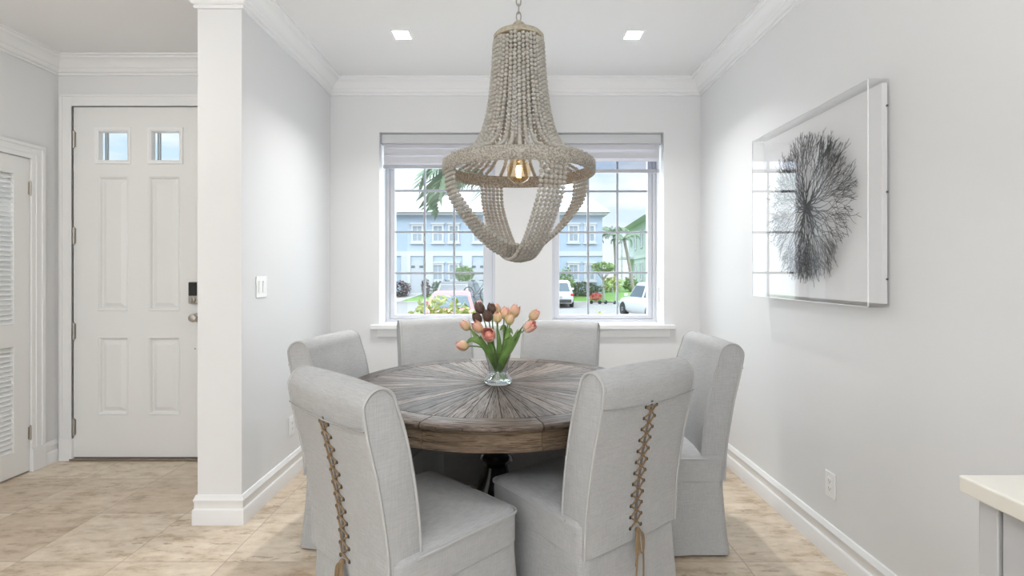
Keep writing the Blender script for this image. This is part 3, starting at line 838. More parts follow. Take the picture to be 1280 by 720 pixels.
def petal_mesh(open_, mt):
    m = MB(); nu, nv = 6, 8; vs_ = []; fs = []
    prof = [(.002, 0), (.013, .003), (.0215, .012), (.0245, .023), (.0225 + .006 * open_, .036), (.0165 + .016 * open_, .048), (.011 + .024 * open_, .057)]
    P = [(p.x, p.y) for p in curve_pts([(a, b, 0) for a, b in prof], 2)]
    for i, (r, zz) in enumerate(P):
        f = i / (len(P) - 1); hw = 1.05 * (math.sin(PI * min(1, f * .62 + .2))) * (1 - max(0, f - .70) * 3.1) + .03
        for j in range(nu + 1):
            a = hw * (2 * j / nu - 1)
            rr = r * (1 + .02 * math.cos(3 * a)); vs_.append((rr * math.cos(a), rr * math.sin(a), zz))
    for i in range(len(P) - 1):
        for j in range(nu):
            fs.append((i * (nu + 1) + j, i * (nu + 1) + j + 1, (i + 1) * (nu + 1) + j + 1, (i + 1) * (nu + 1) + j))
    m.add(vs_, fs); return m
def make_tulip(label, px, py, d, mt, size=1.0, open_=0.0, lean=None, leaf=False):
    head = Vector((dpx(px, d), d, dpz(py, d)))
    t = thing('tulip', label, 'flower', (VX, VY, TZ), group='tulips in the vase')
    h = head - Vector((VX, VY, TZ))
    # the stem passes through the vase neck
    ang = math.atan2(h.y, h.x); nr = .030
    foot = Vector((-math.cos(ang) * .034, -math.sin(ang) * .034, .02 + random.uniform(0, .01)))
    neck = Vector((math.cos(ang) * .012, math.sin(ang) * .012, .085))
    lip = Vector((math.cos(ang) * nr * min(1, Vector((h.x, h.y)).length / .04), math.sin(ang) * nr * min(1, Vector((h.x, h.y)).length / .04), .155))
    ax = Vector((h.x * 1.2, h.y * 1.2, max(.08, h.z - .12))).normalized()
    if lean: ax = Vector(lean).normalized()
    baseb = h - ax * .022 * size
    P = curve_pts([foot, neck, lip, lip.lerp(baseb, .55) + Vector((0, 0, .008)), baseb], 6)
    MB().tube(P, .0032, 7).build('stem', green_m, t)
    Rm = ax.to_track_quat('Z', 'Y').to_matrix().to_4x4()
    Mx = Matrix.Translation(baseb) @ Rm @ Matrix.Rotation(random.uniform(0, 6), 4, 'Z') @ Matrix.Diagonal((size * .80, size * .80, size * .92, 1))
    bud = MB().lathe([(.0001, .001), (.012, .004), (.0185, .013), (.020, .024), (.017, .034), (.010, .042), (.003, .045), (.0001, .045)], 14).build('bloom', mt, t, smooth=80)
    bud.matrix_local = Mx
    for k in range(6):
        q = petal_mesh(open_ + (0 if k % 2 else -.05), mt).build('petal', mt, bud, smooth=80, solid=.0012)
        q.matrix_local = Matrix.Rotation(k * PI / 3, 4, 'Z') @ Matrix.Scale(1.05 if k % 2 else .97, 4)
    if leaf:
        make_leaf(t, leaf)
    return t
def make_leaf(t, spec):
    P = curve_pts([(.0, 0, .05)] + spec['pts'], 6); n = len(P); vs_ = []; fs = []
    for i, p in enumerate(P):
        f = i / (n - 1); w = spec.get('w', .018) * math.sin(PI * min(1, f * .9 + .1)) ** .7
        tn = (P[min(n - 1, i + 1)] - P[max(0, i - 1)]).normalized()
        side = tn.cross(Vector(spec.get('up', (0, -1, .2)))).normalized()
        up_ = side.cross(tn)
        for s in (-1, 0, 1): vs_.append(p + side * s * w + up_ * (.25 * w * abs(s)))
    for i in range(n - 1):
        for j in range(2): fs.append((i * 3 + j, i * 3 + j + 1, i * 3 + j + 4, i * 3 + j + 3))
    MB().add(vs_, fs).build('leaf', leaf_m, t, smooth=80, solid=.0014)
def LP(px, py, d): return (dpx(px, d) - VX, d - VY, dpz(py, d) - TZ)
make_tulip('darkened brown tulip highest of the brown blooms, at their upper left', 600, 386, 2.47, darkened_m, 1.15, .1, leaf={'pts': [LP(613, 448, 2.40), LP(606, 432, 2.42), LP(600, 419, 2.43)], 'w': .010})
make_tulip('darkened brown tulip in the middle of the bouquet, largest of the brown blooms', 609.5, 395.5, 2.40, darkened_m, 1.15)
make_tulip('darkened brown tulip just above the pale half hidden bloom', 597, 398.5, 2.42, darkened_m, 1.05)
make_tulip('darkened brown tulip touching the upright peach bloom', 614.5, 387, 2.46, darkened_m, 1.05, leaf={'pts': [LP(619, 450, 2.43), LP(615, 428, 2.44), LP(617, 409, 2.45)], 'w': .012})
make_tulip('peach tulip right behind the upper right brown bloom', 621, 387.5, 2.50, peach_m, .95)
make_tulip('pale peach tulip squeezed between brown blooms and the coral open bloom', 597.5, 409.5, 2.38, peach_m, 1.15, .1)
make_tulip('peach tulip bent out to the left, higher of the two on that side', 582.5, 407.5, 2.43, peach_m, 1.05, leaf={'pts': [LP(607, 436, 2.41), LP(596, 424, 2.40), LP(588, 410, 2.42)], 'w': .010})
make_tulip('peach tulip hanging lowest on the far left above the table', 579.5, 432, 2.39, peach_m, 1.15, lean=(-.9, -.2, .1), leaf={'pts': [LP(610, 440, 2.38), LP(601, 428, 2.36), LP(590, 424.5, 2.36), LP(583, 429, 2.37)], 'w': .015})
make_tulip('wide open coral tulip facing the viewer', 611.5, 419.5, 2.34, pink_m, 1.45, .38, lean=(-.15, -.9, .45), leaf={'pts': [LP(617, 452, 2.40), LP(614, 436, 2.38), LP(609, 424, 2.37)], 'w': .013})
make_tulip('yellowish peach tulip low beside the brown ones, near the bouquet middle', 622, 397.5, 2.40, yell_m, 1.0, leaf={'pts': [LP(622, 455, 2.42), LP(624, 430, 2.41), LP(621, 408, 2.42)], 'w': .013})
make_tulip('peach tulip standing upright left of the tallest right hand bloom', 631, 392.5, 2.42, peach_m, 1.1, leaf={'pts': [LP(627, 455, 2.42), LP(632, 430, 2.40), LP(637, 412, 2.40), LP(641, 418, 2.38)], 'w': .012})
make_tulip('peach tulip with ragged tip, tallest right of the bouquet middle', 642.5, 390.5, 2.46, peach_m, 1.2, .2, leaf={'pts': [LP(626, 448, 2.46), LP(632, 425, 2.47), LP(630, 408, 2.46), LP(625, 413, 2.44)], 'w': .013})
make_tulip('yellowish peach tulip tucked under the two upright peach blooms', 637, 400, 2.40, yell_m, 1.05, leaf={'pts': [LP(628, 450, 2.38), LP(637, 432, 2.36), LP(636, 420, 2.35), LP(631, 424, 2.33)], 'w': .017})
make_tulip('peach tulip farthest right, the higher of the two there', 667, 394.5, 2.45, peach_m, 1.1, leaf={'pts': [LP(632, 448, 2.44), LP(645, 425, 2.45), LP(652, 410, 2.46)], 'w': .012})
make_tulip('pink and white tulip with ruffled edge on the right, just below the outermost', 661, 409, 2.40, pink_m, 1.2, .25, lean=(.7, -.3, .5), leaf={'pts': [LP(630, 455, 2.43), LP(639, 430, 2.42), LP(648, 411, 2.43)], 'w': .011})

# ------------------------------------------------------------------ coral art box on the right wall
ar = thing('shadow_box_art', 'black sea fan coral mounted in a clear acrylic box on the wall', 'wall art', (XR, 0, 0))
AY0, AY1, AZ0, AZ1, AD = 1.965, 2.907, 1.155, 2.028, .092
MB().box(-.030, -.008, AY0 + .012, AY1 - .012, AZ0 + .012, AZ1 - .012).build('back_panel', backing_m, ar, smooth=0, bevel=.002)
MB().box(-.0075, 0.0, AY0 + .06, AY1 - .06, AZ0 + .06, AZ1 - .06).build('wall_cleat', screw_m, ar, smooth=0)
m = MB(); tk = .004
m.box(-AD, -AD + tk, AY0, AY1, AZ0, AZ1)
m.box(-AD + tk, -.010, AY0, AY0 + tk, AZ0, AZ1).box(-AD + tk, -.010, AY1 - tk, AY1, AZ0, AZ1)
m.box(-AD + tk, -.010, AY0 + tk, AY1 - tk, AZ0, AZ0 + tk).box(-AD + tk, -.010, AY0 + tk, AY1 - tk, AZ1 - tk, AZ1)
m.build('acrylic_cover', acrylic_m, ar, smooth=0)
em = mat('polished_acrylic_edge', (.88, .89, .90), .15)
m = MB()
for z_ in (AZ0, AZ1 - .003): m.box(-AD - .0005, -AD + .003, AY0 - .0005, AY1 + .0005, z_, z_ + .003)
for y_ in (AY0 - .0005, AY1 - .0025): m.box(-AD - .0005, -AD + .003, y_, y_ + .003, AZ0, AZ1)
m.build('acrylic_edge', em, ar, smooth=0)
for py in (132, 240, 349):
    zz = dpz(py, AY0)
    MB().lathe([(.0045, 0), (.0045, .002), (.002, .003)], 10, M=Matrix.Translation((-.019, AY0 - .0002, zz)) @ RX).build('screw', screw_m, ar)
rc = random.Random(21)
m = MB(); cyz = Vector(((AY0 + AY1) / 2, 1.592))
def grow(p, ang, r, depth, x, L):
    pts = [(x, p.x, p.y)]; rad = [r]
    steps = rc.randint(2, 4)
    for k in range(steps):
        out = math.atan2(p.y - cyz.y, p.x - cyz.x) if (p - cyz).length > .03 else ang
        d = (out - ang + PI) % (2 * PI) - PI
        ang += rc.uniform(-.38, .38) + d * .18
        p = p + Vector((math.cos(ang), math.sin(ang))) * .0155
        x += rc.uniform(-.0025, .0025); x = min(-.040, max(-.078, x))
        r *= .93; pts.append((x, p.x, p.y)); rad.append(r)
        R = (p - cyz).length
        if R > L: break
    m.tube(pts, rad, 5)
    R = (p - cyz).length
    if R < L and depth < 15:
        r2 = max(.0009, r * .86)
        if rc.random() < .70:
            s = rc.choice((-1, 1)); grow(p, ang + s * rc.uniform(.25, .6), r2, depth + 1, x, L * rc.uniform(.90, 1.04)); grow(p, ang - s * rc.uniform(.2, .5), r2, depth + 1, x, L * rc.uniform(.92, 1.04))
        else:
            grow(p, ang + rc.uniform(-.2, .2), r2, depth + 1, x, L)
for k in range(34):
    a = 2 * PI * k / 34 + rc.uniform(-.1, .1)
    grow(cyz + Vector((math.cos(a), math.sin(a))) * .004, a, .0036, 0, -.058, min(.352, .345 * rc.uniform(.93, 1.03)))
m.lathe([(.012, 0), (.012, .034)], 12, M=Matrix.Translation((-.064, cyz.x, cyz.y)) @ Matrix.Rotation(PI / 2, 4, 'Y'))
m.build('sea_fan', coral_m, ar, smooth=60)

# ------------------------------------------------------------------ switches and outlets
def plate_box(name, label, cat, loc, rz, wid, hgt):
    t = thing(name, label, cat, loc, rz)       # local -y faces the room
    MB().box(-wid / 2, wid / 2, -.006, 0, -hgt / 2, hgt / 2).build('cover_plate', plastic_m, t, smooth=0, bevel=.003, seg=3)
    return t
def outlet(label, loc, rz):
    t = plate_box('wall_outlet', label, 'outlet', loc, rz, .072, .117)
    r = MB().box(-.0165, .0165, -.0085, -.005, -.033, .033).build('receptacle', plastic_m, t, smooth=0, bevel=.0015)
    m = MB()
    for s in (-1, 1):
        zc = s * .017
        m.box(-.0075, -.0055, -.0089, -.007, zc - .001, zc + .007).box(.0055, .0075, -.0089, -.007, zc - .001, zc + .006)
        m.lathe([(.0025, 0), (.0025, .002)], 8, M=Matrix.Translation((0, -.0069, zc - .006)) @ RX)
    m.build('slots', slot_m, r, smooth=0)
    for s in (-1, 1):
        MB().lathe([(.003, 0), (.003, .0012)], 8, M=Matrix.Translation((0, -.0058, s * .048)) @ RX).build('screw', plastic_m, t)
    return t
outlet('white electrical outlet low on the right wall near the cabinet', (XR, 2.337, .325), PI / 2 * -1)
outlet('white electrical outlet low on the left wall, behind the chairs', (XL, 3.24, .325), PI / 2)
t = plate_box('light_switch', 'white double rocker light switch on the left wall', 'switch', (XL, 2.848, 1.208), PI / 2, .118, .117)
for s in (-1, 1):
    MB().prism([(-.005, -.033), (-.008, -.033), (-.0125, .033), (-.005, .033)], s * .023 - .0155, s * .023 + .0155, 'x').build('rocker', plastic_m, t, smooth=0, bevel=.001)

# ------------------------------------------------------------------ cabinet and worktop
KX, KY = .862, .994
kb = thing('sideboard_cabinet', 'grey painted drawer cabinet against the right wall', 'cabinet', (0, 0, 0))
MB().box(KX + .046, XR - .002, -.9, KY - .02, .08, .868).build('cabinet_body', cab_m, kb, smooth=0)
MB().box(KX + .022, KX + .046, KY - .058, KY - .02, .08, .868).build('end_stile', cab_m, kb, smooth=0, bevel=.002)
MB().box(KX + .08, XR - .002, -.9, KY - .04, 0, .08).build('plinth', cab_m, kb, smooth=0)
y1 = KY - .062
for k in range(3):
    y0 = y1 - .56
    for z0, z1 in ((.715, .858), (.42, .709), (.10, .414)):
        d = MB().box(KX + .024, KX + .0455, y0 + .003, y1 - .003, z0, z1).build('drawer', cabfront_m, kb, smooth=0, bevel=.002)
        MB().lathe([(.006, 0), (.006, .018), (.013, .024), (.011, .030), (.0001, .031)], 14, M=Matrix.Translation((KX + .0245, (y0 + y1) / 2, (z0 + z1) / 2)) @ Matrix.Rotation(-PI / 2, 4, 'Y')).build('knob', nickel_m, d)
    y1 = y0 - .003
wt = MB().box(KX, XR - .002, -.92, KY, .868, .900).build('worktop', counter_m, smooth=0, bevel=.004, seg=3)
tag(wt, 'cream stone worktop lying on the grey cabinet', 'worktop')

#EXTERIOR
# ------------------------------------------------------------------ street outside
GZ = -.70
asph_m = mat('asphalt', (.22, .205, .19), .9, noise=(2.5, .3, (.27, .255, .24)))
lawn_m = mat('lawn_grass', (.11, .22, .045), .9, noise=(6, .25, (.19, .32, .08)))
conc_m = mat('pale_concrete', (.40, .39, .37), .8, noise=(5, .3, (.45, .44, .42)))
blue_m = mat('pale_blue_stucco', (.365, .44, .53), .85, noise=(2, .3, (.385, .46, .55)))
mint_m = mat('pale_green_stucco', (.43, .475, .46), .85)
white_m = mat('white_render', (.52, .53, .54), .7)
roof_m = mat('white_roof_tiles', (.60, .60, .59), .8)
g = G(roof_m); ob, x, y, z = g.xyz()
g.link(g.ramp(g.math('FRACT', g.math('MULTIPLY', z, 3.2)), [(0, (.40, .40, .40)), (.15, (.50, .50, .495)), (1, (.54, .54, .535))]), g.b.inputs['Base Color'])
hglass_m = mat('house_glass', (.30, .35, .40), .12)
hdoor_m = mat('white_entry_door', (.44, .46, .50), .5)
struct(MB().box(-70, 70, 4.3, 34.0, GZ - .2, GZ).build('ground', asph_m, smooth=0), 'grey street outside the windows', 'street')
lw = MB()
lw.loft([[(-70, 33.9, GZ - .2), (70, 33.9, GZ - .2), (70, 33.9, GZ + .04), (-70, 33.9, GZ + .04)], [(-70, 36, GZ - .2), (70, 36, GZ - .2), (70, 36, -.18), (-70, 36, -.18)], [(-70, 90, GZ - .2), (70, 90, GZ - .2), (70, 90, -.1), (-70, 90, -.1)]])
struct(lw.build('lawn', lawn_m, smooth=0), 'green lawn in front of the houses', 'lawn')
def slab_walk(x0, x1, x2, x3):
    return MB().loft([[(x0, 33.85, GZ), (x1, 33.85, GZ), (x1, 33.85, GZ + .06), (x0, 33.85, GZ + .06)], [(x2, 35.95, -.3), (x3, 35.95, -.3), (x3, 35.95, -.15), (x2, 35.95, -.15)]])
struct(slab_walk(-9.5, -7.3, -7.5, -5.8).build('path', conc_m, smooth=0), 'pale concrete path leading to the blue house', 'path')
kb_ = MB().box(-70, 70, 33.7, 33.9, GZ, GZ + .07).build('kerb', conc_m, smooth=0); struct(kb_, 'pale kerb along the street', 'kerb')

# pale blue terrace
HD = 36.0
bh = thing('terrace_house', 'pale blue two storey house with white tiled roof across the street', 'house', (0, HD, -.2))
def hx(px): return (px - 638) * HD / F
def hz(py): return H - (py - 340) * HD / F + .2
HX0, HX1 = -24, hx(753)
EZ = hz(267)
MB().box(HX0, HX1, 0, 9, 0, EZ).build('house_wall', blue_m, bh, smooth=0)
MB().box(HX0, HX1 + .05, -.06, 0, hz(320), hz(314)).box(HX1, HX1 + .06, 0, 9, hz(320), hz(314)).build('string_course', white_m, bh, smooth=0)
MB().box(HX0, HX1 + .3, -.35, .2, EZ - .12, EZ + .06).box(HX1 - .2, HX1 + .3, .2, 9, EZ - .12, EZ + .06).build('fascia', white_m, bh, smooth=0)
rz = EZ + .06; OV = .5
rv = [(HX0, -OV, rz), (HX1 + OV, -OV, rz), (HX1 + OV, 9.5, rz), (HX0, 9.5, rz), (HX0, 4.5, rz + 4.6), (HX1 - 4.2, 4.5, rz + 4.6)]
MB().add(rv, [(0, 1, 5, 4), (1, 2, 5), (2, 3, 4, 5), (0, 4, 3), (0, 3, 2, 1)]).build('roof', roof_m, bh, smooth=0)
def hwin(x0, x1, z0, z1, muntins=True):
    w = MB().plate((x0 - .13, x1 + .13), (z0 - .13, z1 + .13), [(x0, x1, z0, z1)], -.09, .02, 'y').box(x0 - .2, x1 + .2, -.13, .0, z1 + .13, z1 + .25).box(x0 - .2, x1 + .2, -.13, 0, z0 - .22, z0 - .12).build('window', white_m, bh, smooth=0)
    MB().box(x0, x1, -.03, -.01, z0, z1).build('pane', hglass_m, w, smooth=0)
    m = MB().box(x0, x1, -.05, -.03, (z0 + z1) / 2 - .03, (z0 + z1) / 2 + .03).box((x0 + x1) / 2 - .02, (x0 + x1) / 2 + .02, -.05, -.03, z0, z1)
    m.build('sash_bar', white_m, w, smooth=0)
for a, b in ((467, 477), (516.5, 527), (542.5, 552.5), (562.5, 572), (593, 603), (616, 626), (640, 650), (661, 671), (686, 695), (712, 721.5), (732.5, 742)):
    hwin(hx(a), hx(b), hz(301), hz(283))
for a, b in ((542.5, 552.5), (562.5, 572), (616, 626), (640, 650), (712, 721.5), (732.5, 742)):
    hwin(hx(a), hx(b), hz(349), hz(331.5))
for a, b in ((513.5, 530), (590, 605), (664, 680)):
    x0, x1 = hx(a), hx(b); xm = (x0 + x1) / 2; r_ = (x1 - x0) / 2
    arch = [(x0, .05)] + [(xm + r_ * math.cos(t), hz(333) + r_ * math.sin(t)) for t in [PI - PI * k / 12 for k in range(13)]] + [(x1, .05)]
    d = MB().prism(arch, -.08, .02, 'y').build('front_door', hdoor_m, bh, smooth=0)
    MB().box(xm - .42, xm - .15, -.095, -.07, hz(335), hz(332)).box(xm + .15, xm + .42, -.095, -.07, hz(335), hz(332)).build('door_light', carglass_m, d, smooth=0)
    MB().box(x0 - .65, x0, -.14, .02, 0, hz(320)).box(x1, x1 + .65, -.14, .02, 0, hz(320)).build('pilaster', white_m, bh, smooth=0)
dx0, dx1 = hx(534), hx(556)
dm = MB().box(dx0, dx1, 1.0, 4.0, EZ + .4, hz(236)).build('dormer', blue_m, bh, smooth=0)
MB().prism([(dx0 - .3, hz(236)), (dx1 + .3, hz(236)), ((dx0 + dx1) / 2, hz(226))], .7, 4.2, 'y').build('dormer_roof', roof_m, dm, smooth=0)
MB().plate((hx(541), hx(552)), (hz(258), hz(240)), [(hx(542.5), hx(550.5), hz(256), hz(242))], .93, 1.0, 'y').build('dormer_window', white_m, dm, smooth=0)
MB().box(hx(542.5), hx(550.5), .95, .98, hz(256), hz(242)).build('dormer_pane', hglass_m, dm, smooth=0)

gh = thing('coastal_house', 'pale green house with white porch post farther down the street', 'house', (11.6, 42, -.2), math.radians(-5))
MB().box(0, 12, 0, 14, 0, 6.1).build('house_wall', mint_m, gh, smooth=0)
MB().box(-.06, 0, 0, 14, 2.75, 3.05).build('string_course', white_m, gh, smooth=0)
MB().add([(-.8, -.8, 6.1), (12.8, -.8, 6.1), (12.8, 14.8, 6.1), (-.8, 14.8, 6.1), (6, 6, 9), (6, 8, 9)], [(0, 1, 4), (1, 2, 5, 4), (2, 3, 5), (3, 0, 4, 5), (0, 3, 2, 1)]).build('roof', roof_m, gh, smooth=0)
for yy in (1.5, 5, 8.5):
    for zz in (.7, 3.7):
        w = MB().plate((yy - .1, yy + 1.2), (zz, zz + 1.7), [(yy, yy + 1.1, zz + .1, zz + 1.6)], -.08, .01, 'x').build('window', white_m, gh, smooth=0)
        MB().box(-.04, -.01, yy, yy + 1.1, zz + .1, zz + 1.6).build('pane', hglass_m, w, smooth=0)
MB().box(-1.3, -1.15, 10, 10.15, 0, 6).box(-1.3, 0, 10, 13, 2.8, 3.0).build('porch_post', white_m, gh, smooth=0)

# cars
tyre_m = mat('tyre_rubber', (.02, .02, .02), .8); hub_m = mat('alloy_hub', (.45, .45, .46), .35, .8); red_m = mat('red_lens', (.55, .02, .03), .2)
def car(label, loc, rz, paint, L=4.4, Wd=1.8, Hh=1.6, sedan=False):
    t = thing('car', label, 'car', loc, math.radians(rz))
    hw = Wd / 2; zb = Hh * .60
    def sec(y, z0, z1, w): return [(-w, y, z0 + .12), (-w + .1, y, z0), (w - .1, y, z0), (w, y, z0 + .12), (w, y, z1 - .12), (w - .10, y, z1), (-w + .10, y, z1), (-w, y, z1 - .12)]
    h = L / 2; tr = zb * (.98 if not sedan else .95)
    MB().loft([sec(-h, .32, tr - .12, hw - .10), sec(-h + .12, .24, tr - .02, hw - .03), sec(-h * .5, .2, zb, hw), sec(h * .35, .2, zb - .02, hw), sec(h * .80, .22, zb - .14, hw - .03), sec(h - .06, .26, zb - .26, hw - .12), sec(h, .34, zb - .36, hw - .2)]).build('car_body', paint, t, smooth=50)
    b0, b1 = (-h + .10, h * .42) if not sedan else (-h * .70, h * .45)
    t0, t1 = (-h + .45, h * .12) if not sedan else (-h * .38, h * .10)
    wb, wt_ = hw - .08, hw - .26
    def q(y, z, w): return [(-w, y, z), (w, y, z)]
    B = [(-wb, b0, zb - .04), (wb, b0, zb - .04), (wb, b1, zb - .06), (-wb, b1, zb - .06)]
    M_ = [(-wt_ - .03, t0 - .06, Hh - .10), (wt_ + .03, t0 - .06, Hh - .10), (wt_ + .03, t1 + .10, Hh - .10), (-wt_ - .03, t1 + .10, Hh - .10)]
    T = [(-wt_ + .05, t0 + .05, Hh), (wt_ - .05, t0 + .05, Hh), (wt_ - .05, t1 - .1, Hh), (-wt_ + .05, t1 - .1, Hh)]
    MB().loft([B, M_, T]).build('cabin', paint, t, smooth=20, bevel=.03)
    def pane(name, P):
        P = [Vector(p) for p in P]; c = sum(P, Vector()) / 4; n = (P[1] - P[0]).cross(P[3] - P[0]).normalized()
        if n.dot(c - Vector((0, 0, zb))) < 0: n = -n
        A = [c + (p - c) * .84 + n * .012 for p in P]; Bq = [c + (p - c) * .84 - n * .02 for p in P]
        MB().loft([A, Bq]).build(name, carglass_m, t, smooth=0)
    pane('rear_window', [B[0], B[1], M_[1], M_[0]]); pane('windshield', [B[3], B[2], M_[2], M_[3]])
    for i0, i1 in ((0, 3), (1, 2)):
        lb = [Vector(B[i0]).lerp(Vector(B[i1]), f) for f in (.0, .5, 1)]; lt = [Vector(M_[i0]).lerp(Vector(M_[i1]), f) for f in (0, .52, 1)]
        pane('side_window', [lb[0], lb[1], lt[1], lt[0]]); pane('side_window', [lb[1], lb[2], lt[2], lt[1]])
    for sx in (-1, 1):
        for wy in (-h * .60, h * .62):
            M4 = Matrix.Translation((sx * (hw - .10), wy, .33)) @ Matrix.Rotation(PI / 2 * sx, 4, 'Y')
            w = MB().lathe([(.20, -.11), (.30, -.11), (.33, -.08), (.33, .08), (.30, .115), (.20, .115)], 20, M=M4).build('wheel', tyre_m, t)
            MB().lathe([(.0001, .08), (.06, .12), (.19, .105), (.205, .118), (.205, -.05), (.0001, -.05)], 10, M=M4).build('hub', hub_m, w)
        MB().box(sx * (hw - .10) - .09, sx * (hw - .10) + .09, -h - .02, -h + .16, zb - .24, zb - .10).build('tail_light', red_m, t, bevel=.03)
        MB().box(sx * (hw - .25) - .14, sx * (hw - .25) + .14, h - .14, h + .0, zb - .44, zb - .30).build('headlight', hub_m, t, bevel=.03)
        MB().box(sx * (hw + .06) - .09, sx * (hw + .06) + .09, h * .34, h * .34 + .1, zb - .02, zb + .12).build('wing_mirror', paint, t, bevel=.03)
    MB().box(-hw + .14, hw - .14, -h - .05, -h + .1, .30, .48).build('bumper', mat('bumper_plastic', (.05, .05, .05), .6), t, bevel=.03)
    MB().box(-.26, .26, -h - .035, -h + .05, .56, .68).build('number_plate', conc_m, t, smooth=0)
    return t
carw_m = mat('white_car_paint', (.62, .63, .64), .25, coat=.5)
carp_m = mat('faded_red_car_paint', (.52, .17, .16), .3, coat=.4)
card_m = mat('dark_grey_car_paint', (.07, .075, .085), .25, coat=.5)
car('white car seen from behind through the right window, parked before the blue house', (2.75, 30.6, GZ), -4, carw_m, Hh=1.52)
car('white car at the right edge of the right window, in front of the green house', (6.2, 22.2, GZ), 10, carw_m, Hh=1.55)
car('faded red car low behind the bush in the left window', (-2.08, 18.6, GZ), 3, carp_m, Hh=1.32, sedan=True, Wd=1.78)
car('dark grey car behind the faded red one, a bicycle at its back', (-2.3, 25.0, GZ), -8, card_m, Hh=1.55)
bi = thing('bicycle', 'bicycle hung on the rear rack of the dark grey car', 'bicycle', (-1.42, 22.05, -.02), math.radians(-38))
for s in (-1, 1):
    w = MB().tube([(s * .5 + .32 * math.cos(a), 0, .34 + .32 * math.sin(a)) for a in [2 * PI * k / 24 for k in range(24)]], .022, 6, closed=True)
    for k in range(8): w.tube([(s * .5, 0, .34), (s * .5 + .31 * math.cos(k * PI / 4), 0, .34 + .31 * math.sin(k * PI / 4))], .005, 4)
    w.build('wheel', tyre_m, bi)
MB().tube([(-.5, 0, .34), (-.08, 0, .34), (.36, 0, .82), (-.2, 0, .82), (-.08, 0, .34)], .018, 6).tube([(-.5, 0, .34), (-.2, 0, .82), (-.24, 0, .92)], .014, 6).tube([(.5, 0, .34), (.36, 0, .82), (.34, 0, .95)], .016, 6).build('frame', card_m, bi)
MB().box(-.34, -.14, -.05, .05, .92, .96).build('saddle', tyre_m, bi, bevel=.02)
MB().tube([(.34, -.25, .96), (.34, .25, .96)], .014, 6).build('handlebar', tyre_m, bi)
MB().tube([(-.08, 0, .34), (-.35, .25, .34), (-.55, .35, .34)], .02, 6).build('rack_arm', tyre_m, bi)
scoot_m = mat('scooter_frame', (.30, .36, .30), .5)
for i, (px, rz_) in enumerate(((749, 8), (759, -6))):
    sc = thing('kick_scooter', ['electric kick scooter by the kerb, nearer the white car seen from behind', 'electric kick scooter by the kerb, nearer the palm trees'][i], 'scooter', (dpx(px, 32.2), 32.2 - i * .25, GZ), math.radians(rz_), group='kick scooters by the lawn')
    MB().box(-.45, .30, -.09, .09, .10, .15).build('deck', tyre_m, sc, bevel=.02)
    MB().tube([(.38, 0, .14), (.28, 0, 1.05)], .03, 8).tube([(.28, 0, .14), (.40, 0, .14)], .03, 8).build('stem', scoot_m, sc)
    MB().tube([(.28, -.24, 1.05), (.28, .24, 1.05)], .02, 6).build('handlebar', tyre_m, sc)
    for x_ in (-.50, .42): MB().tube([(x_ + .085 * math.cos(a), 0, .105 + .085 * math.sin(a)) for a in [2 * PI * k / 14 for k in range(14)]], .03, 6, closed=True).lathe([(.06, -.02), (.06, .02)], 10, M=Matrix.Translation((x_, 0, .105)) @ RX).build('wheel', tyre_m, sc)

# planting
def foliage(parent, c, rad, n, size, m, seed, name='foliage', shell=.55):
    r = random.Random(seed); mb = MB()
    for k in range(n):
        d = Vector((r.gauss(0, 1), r.gauss(0, 1), r.gauss(0, 1))).normalized() * (shell + (1 - shell) * r.random())
        p = Vector((c[0] + d.x * rad[0], c[1] + d.y * rad[1], c[2] + d.z * rad[2]))
        a = Vector((r.gauss(0, 1), r.gauss(0, 1), r.gauss(0, .7))).normalized(); b = a.orthogonal().normalized()
        b = (b * math.cos(r.random() * 6) + a.cross(b) * math.sin(r.random() * 6)).normalized()
        s = size * r.uniform(.7, 1.2)
        mb.add([p - a * s, p - b * s * .42 + a * s * .1 + a.cross(b) * s * .1, p + a * s, p + b * s * .42 + a * s * .1 + a.cross(b) * s * .1], [(0, 1, 2, 3)])
    return mb.build(name, m, parent, smooth=0)
yg_m = mat('yellow_green_leaves', (.36, .40, .10), .6, noise=(9, .2, (.52, .53, .20)))
dg_m = mat('dark_green_leaves', (.05, .085, .035), .7, noise=(3, .25, (.10, .15, .06)))
pu_m = mat('purple_brown_leaves', (.075, .045, .055), .7, noise=(4, .25, (.12, .085, .085)))
mg_m = mat('mid_green_leaves', (.13, .22, .06), .7, noise=(4, .25, (.22, .33, .10)))
rf_m = mat('red_blossom', (.55, .10, .10), .7)
bark_m = mat('palm_bark', (.27, .23, .19), .9, noise=(8, .3, (.36, .32, .27)))
palm_m = mat('palm_frond', (.13, .20, .11), .55, noise=(3, .3, (.22, .30, .18)))
def shrub(name, label, loc, rad, n, size, m, seed, stem=True, core=True, group=None):
    t = thing(name, label, 'shrub', loc, group=group)
    h = rad[2]
    foliage(t, (0, 0, h * 1.05), rad, n, size, m, seed)
    mb = MB(); rr = random.Random(seed)
    for k in range(5):
        a = 2 * PI * k / 5
        mb.tube([(0, 0, 0), (rad[0] * .25 * math.cos(a), rad[1] * .25 * math.sin(a), h * .6), (rad[0] * .6 * math.cos(a), rad[1] * .6 * math.sin(a), h * 1.3)], [.03 * h, .02 * h, .008 * h], 5)
    mb.build('stems', bark_m, t)
    return t
shrub('flowering_bush', 'yellow green leafy bush just outside the left window', (dpx(551, 5.6), 5.6, GZ), (.58, .36, .85), 3600, .05, yg_m, 5)
shrub('flowering_bush', 'top of a yellow green bush just outside the right window', (dpx(752, 5.8), 5.8, GZ), (.18, .2, .785), 420, .05, yg_m, 6)
shrub('hedge_shrub', 'dark purple shrub left of the path to the blue house', (dpx(499, 35), 35, -.5), (.85, .5, .60), 420, .13, pu_m, 7)
